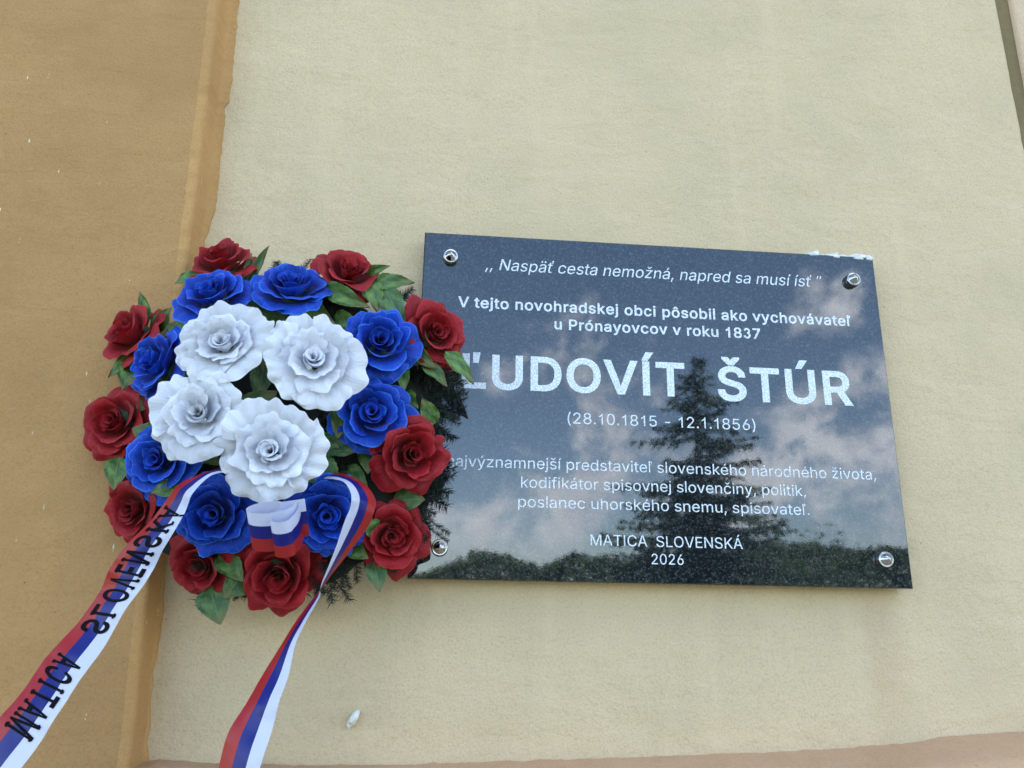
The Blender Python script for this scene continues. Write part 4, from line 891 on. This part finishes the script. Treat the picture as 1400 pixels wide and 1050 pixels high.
for i, a in enumerate(((303, 356, 46, -.25, .70, -.058), (477, 370, 50, .30, .55, -.058), (180, 457, 47, -.75, .30, -.058), (596, 455, 48, .45, .05, -.066),
        (158, 577, 52, -.30, 0, -.058), (562, 621, 53, .25, -.15, -.088), (181, 697, 52, -.45, -.3, -.058), (536, 733, 50, .15, -.2, -.066),
        (277, 772, 52, -.2, -.45, -.058), (383, 785, 58, .05, -.45, -.066))):
    rose('red', a[0], a[1], a[2], a[3], a[4], a[5], i + 1, i * 1.7, 1.1)
for i, a in enumerate(((286, 400, 52, -.25, .55, -.092), (397, 388, 54, .05, .75, -.088), (215, 497, 50, -.75, .2, -.092), (519, 468, 53, .15, .05, -.096),
        (508, 565, 56, .1, -.05, -.096), (214, 628, 54, -.3, -.1, -.092), (293, 703, 54, 0, -.2, -.092), (448, 706, 54, .15, -.2, -.092))):
    rose('blue', a[0], a[1], a[2], a[3], a[4], a[5], i + 31, i * 2.3, 1.05)
for i, a in enumerate(((302, 468, 60, -.05, .12, -.130), (270, 565, 64, -.05, -.02, -.136), (428, 491, 65, .15, .0, -.130), (369, 617, 67, .12, -.08, -.14))):
    rose('white', a[0], a[1], a[2], a[3], a[4], a[5], i + 61, i * 1.1 + .4, 1.)

# ------------------------------------------------------------------ ribbon
rib = empty('ribbon', at(375, 700, -.1), label='white, blue and red striped ribbon draped over the wreath with black lettering', category='ribbon')
RB0 = Vector(rib.location)
def cr(P0, P1, P2, P3, t):
    return .5 * ((2 * P1) + (P2 - P0) * t + (2 * P0 - 5 * P1 + 4 * P2 - P3) * t * t + (3 * P1 - P0 - 3 * P2 + P3) * t ** 3)
def spline(P, s):
    n = len(P) - 1; x = min(max(s, 0), 1) * n; i = min(int(x), n - 1); t = x - i
    return cr(P[max(i - 1, 0)], P[i], P[i + 1], P[min(i + 2, n)], t)
def band(name, stations, ns=160, nw=12, belly=.0):
    """stations: (white edge px, white depth, red edge px, red depth)"""
    A = [at(w[0], w[1], yw) for w, yw, r_, yr in stations]; B = [at(r_[0], r_[1], yr) for w, yw, r_, yr in stations]
    def f(u, v):
        a, b = spline(A, v), spline(B, v)
        p = a.lerp(b, u)
        p.y += .005 * noise.noise((u * .8, v * 13, 7)) - belly * math.sin(math.pi * u) + .0016 * noise.noise((u * 2, v * 9, 1)) + .0009 * noise.noise((u * 5 + v * 30, v * 26, 3))
        return p
    V, Fc, UV = grid(lambda u, v: f(u, v) - RB0, nw, ns)
    link(name, mesh(name, V, Fc, True, UV), RIBBON, rib)
    return f
LS = [((330, 655), -.105, (330, 640), -.085), ((306, 646), -.135, (300, 641), -.115), ((283, 655), -.15, (268, 651), -.13), ((264, 674), -.155, (243, 662), -.135), ((254, 696), -.152, (227, 687), -.13), ((241, 722), -.148, (200, 717), -.13),
      ((220, 757), -.14, (168, 751), -.128), ((203, 790), -.135, (150, 778), -.125), ((185, 815), -.135, (138, 806), -.122), ((163, 850), -.135, (113, 842), -.125),
      ((136, 893), -.14, (82, 877), -.13), ((107, 932), -.145, (57, 905), -.135), ((82, 974), -.15, (30, 947), -.14), ((52, 1019), -.155, (0, 982), -.145), ((10, 1075), -.16, (-50, 1042), -.15), ((-40, 1140), -.165, (-110, 1100), -.155)]
fL = band('ribbon_tail', LS, 220, 12, .0012)
RS = [((440, 655), -.09, (455, 645), -.08), ((457, 655), -.125, (476, 650), -.105), ((472, 661), -.148, (500, 663), -.125), ((480, 676), -.155, (513, 682), -.13), ((479, 692), -.155, (512, 699), -.13), ((471, 713), -.15, (503, 720), -.128),
      ((459, 749), -.14, (480, 752), -.118), ((446, 781), -.135, (457, 781), -.105), ((438, 803), -.135, (441, 803), -.10), ((437, 818), -.13, (428, 818), -.10), ((420, 847), -.128, (405, 848), -.105), ((404, 880), -.13, (384, 882), -.112),
      ((394, 924), -.132, (359, 922), -.12), ((383, 957), -.138, (338, 960), -.128), ((371, 1001), -.142, (313, 1001), -.135), ((355, 1050), -.15, (298, 1050), -.14), ((340, 1110), -.155, (283, 1108), -.145)]
fR = band('ribbon_tail', RS, 220, 12, .001)
# lettering printed along the left tail, tops towards the red edge
def ribbon_text(txt, f, v0, v1, u0, u1, bold=.03):
    V, T, lo, hi = text_geo(txt, bold, .09, True)
    out = []
    e = .002
    T2 = []                       # cut long triangles so that the print follows the cloth
    todo = list(T)
    while todo:
        t_ = todo.pop()
        ls = [math.hypot(V[t_[i]][0] - V[t_[(i + 1) % 3]][0], V[t_[i]][1] - V[t_[(i + 1) % 3]][1]) for i in range(3)]
        i = ls.index(max(ls))
        if ls[i] < .07: T2.append(t_); continue
        a, b, c = t_[i], t_[(i + 1) % 3], t_[(i + 2) % 3]
        V.append(tuple((V[a][q] + V[b][q]) / 2 for q in range(3))); m_ = len(V) - 1
        todo += [(a, m_, c), (m_, b, c)]
    T = T2
    for x, y, k in V:
        v = v0 + (v1 - v0) * (x - lo) / (hi - lo); u = u0 + (u1 - u0) * y / .509
        p = f(u, v)
        n = (f(u + e, v) - f(u - e, v)).cross(f(u, v + e) - f(u, v - e)).normalized()
        if n.dot(CAM - p) < 0: n = -n
        out.append(p + n * (.0005 + .00003 * k) - RB0)
    link('ribbon_lettering', mesh('ribbon_lettering', out, T, False), INK, rib)
nL = len(LS) - 1
ribbon_text('MATICA', fL, 13.05 / nL, 10.4 / nL, .80, .17, .016)
ribbon_text('SLOVENSKÁ', fL, 9.5 / nL, 4.1 / nL, .84, .16, .016)
# the curled loops of the bow: rolled about an axis that leans towards the viewer
def loop(cx, cy, Y, path, wdt, name='ribbon_loop'):
    c = at(cx, cy, Y)
    ax = Vector((-.12, -.75, 1)).normalized()                 # white edge up and towards us
    ex = Vector((1, 0, .10)); ex = (ex - ax * ex.dot(ax)).normalized(); ey = ax.cross(ex)     # ey points away from the viewer
    pts = [Vector((x / 1240., y / 1240., 0)) for x, y in path]
    def f(u, v):
        p = spline(pts, v)
        return c + ex * p.x + ey * p.y + ax * (wdt * (.5 - u)) - RB0
    V, Fc, UV = grid(f, 9, 120)
    link(name, mesh(name, V, Fc, True, UV), RIBBON, rib)
def arc(cx, cy, rx, ry, a0, a1, n=14):
    return [(cx + rx * math.cos(math.radians(a0 + (a1 - a0) * k / n)), cy + ry * math.sin(math.radians(a0 + (a1 - a0) * k / n))) for k in range(n + 1)]
# x to the right, y away from the viewer
loop(368, 721, -.155, [(42, 16)] + arc(2, 2, 25, 14, 50, 290, 16) + [(22, -8), (31, 2), (33, 12)], .041)
loop(384, 732, -.165, [(20, 34), (19, 12)] + arc(3, -2, 12, 9, 0, -190, 14) + [(-6, 14), (4, 24), (16, 30)], .038)

# ------------------------------------------------------------------ what the polished stone reflects
def spruce(base, H, Rb, seed, label):
    r = random.Random(seed)
    t = empty('spruce_tree', base, label=label, category='tree')
    V, Fc = lathe([(.26, 0), (.2, H * .25), (.12, H * .6), (.02, H * .98)], 12)
    link('trunk', mesh('trunk', V, Fc), BARK, t)
    V = []; Fc = []
    z = H * .06
    while z < H * .985:
        f = 1 - z / H
        Rz = Rb * (f ** .8) * r.uniform(.62, 1.18)
        for k in range(max(5, int(7 * f + 5))):
            a = r.uniform(0, 6.283); L = Rz * r.uniform(.65, 1.15) + .12
            d = Vector((math.cos(a), math.sin(a), 0)); sd_ = Vector((-d.y, d.x, 0))
            nseg = max(3, int(L / .16))
            for s in range(nseg):
                q = (s + r.random()) / nseg
                p = d * (L * q) + Vector((0, 0, z - .32 * L * q + .22 * L * q * q))
                w = (.16 + .34 * (1 - q)) * min(1., .35 + L * .3)
                for sgn in (-1, 1):
                    tip = p + sd_ * sgn * w * r.uniform(.6, 1.2) + d * w * .6 + Vector((0, 0, -w * r.uniform(.1, .8)))
                    b = len(V); V += [p - d * .07, p + d * .11 + Vector((0, 0, .05)), tip]; Fc.append((b, b + 1, b + 2))
        z += r.uniform(.12, .3)
    link('crown', mesh('crown', V, Fc, False), SPRUCE, t)
def refl_ground(px, dist):
    d = mirrored(px, 800); k = dist / math.hypot(d.x, d.y)
    return Vector((d.x * k, d.y * k, 0))
def refl_height(px, py, dist):
    d = mirrored(px, py); return 1.655 + d.z / math.hypot(d.x, d.y) * dist
spruce(refl_ground(985, 19), refl_height(960, 462, 19), 3.7, 4, 'tall dark spruce across from the wall, mirrored in the plaque')
def broadleaf(base, H, R0, seed, label, group=None):
    r = random.Random(seed)
    t = empty('broadleaf_tree', base, label=label, category='tree')
    if group: t['group'] = group
    V, Fc = lathe([(.22, 0), (.16, H * .4), (.05, H * .8)], 8)
    link('trunk', mesh('trunk', V, Fc), BARK, t)
    V = []; Fc = []
    cl_ = [Vector((r.uniform(-1, 1) * R0 * .7, r.uniform(-1, 1) * R0 * .7, H * r.uniform(.35, .85))) for _ in range(14)]
    for c in cl_:
        rr = R0 * r.uniform(.3, .5)
        for k in range(170):
            d = Vector((r.gauss(0, 1), r.gauss(0, 1), r.gauss(0, .8))).normalized() * rr * r.uniform(.6, 1.05)
            p = c + d; s = r.uniform(.08, .2)
            a = Vector((r.uniform(-1, 1), r.uniform(-1, 1), r.uniform(-1, 1))) * s; b_ = Vector((r.uniform(-1, 1), r.uniform(-1, 1), r.uniform(-1, 1))) * s
            b = len(V); V += [p, p + a, p + b_]; Fc.append((b, b + 1, b + 2))
    link('crown', mesh('crown', V, Fc, False), BROADLEAF, t)
broadleaf(refl_ground(1135, 30), refl_height(1135, 712, 30), 2.4, 8, 'round leafy tree beside the spruce, mirrored low in the plaque')
broadleaf(refl_ground(1060, 34), refl_height(1060, 725, 34), 2.6, 9, 'smaller leafy tree between the spruce and the wood, mirrored low')
# the far wood: one mass along the horizon
r = random.Random(3); V = []; Fc = []
prof_px = [(400, 790), (560, 790), (600, 778), (660, 752), (700, 762), (740, 775), (800, 756), (860, 766), (930, 755), (1000, 760), (1060, 742), (1120, 745), (1180, 752), (1230, 748), (1300, 752), (1400, 740)]
D = 70.
for k in range(34000):
    px = r.uniform(380, 1420) if k % 4 else r.uniform(-1500, 2800)
    top = refl_height(px, lerp(prof_px, px), D) + .5 * noise.noise((px * .03, 0, 2)) + .5 * noise.noise((px * .12, 1, 2)) + .4 * noise.noise((px * .4, 1, 2))
    base_ = refl_ground(min(max(px, -900), 2300), D)
    if px < 380 or px > 1420:
        a = (px - 900) / 950.; base_ = Vector((math.sin(a) * D, -math.cos(a) * D, 0)); top = 6.5 + 2. * noise.noise((px * .01, 0, 2))
    z = top * (1 - r.random() ** 1.7 * .95)
    p = base_ * (1 + .05 * r.random()) + Vector((0, 0, z)); s = .38
    b = len(V); V += [p + Vector((r.uniform(-s, s), r.uniform(-s, s), r.uniform(-s, s))) for _ in range(3)]; Fc.append((b, b + 1, b + 2))
link('distant_wood', mesh('distant_wood', V, Fc, False), BROADLEAF, kind='stuff', label='far line of leafy woodland mirrored along the plaque bottom', category='woodland')
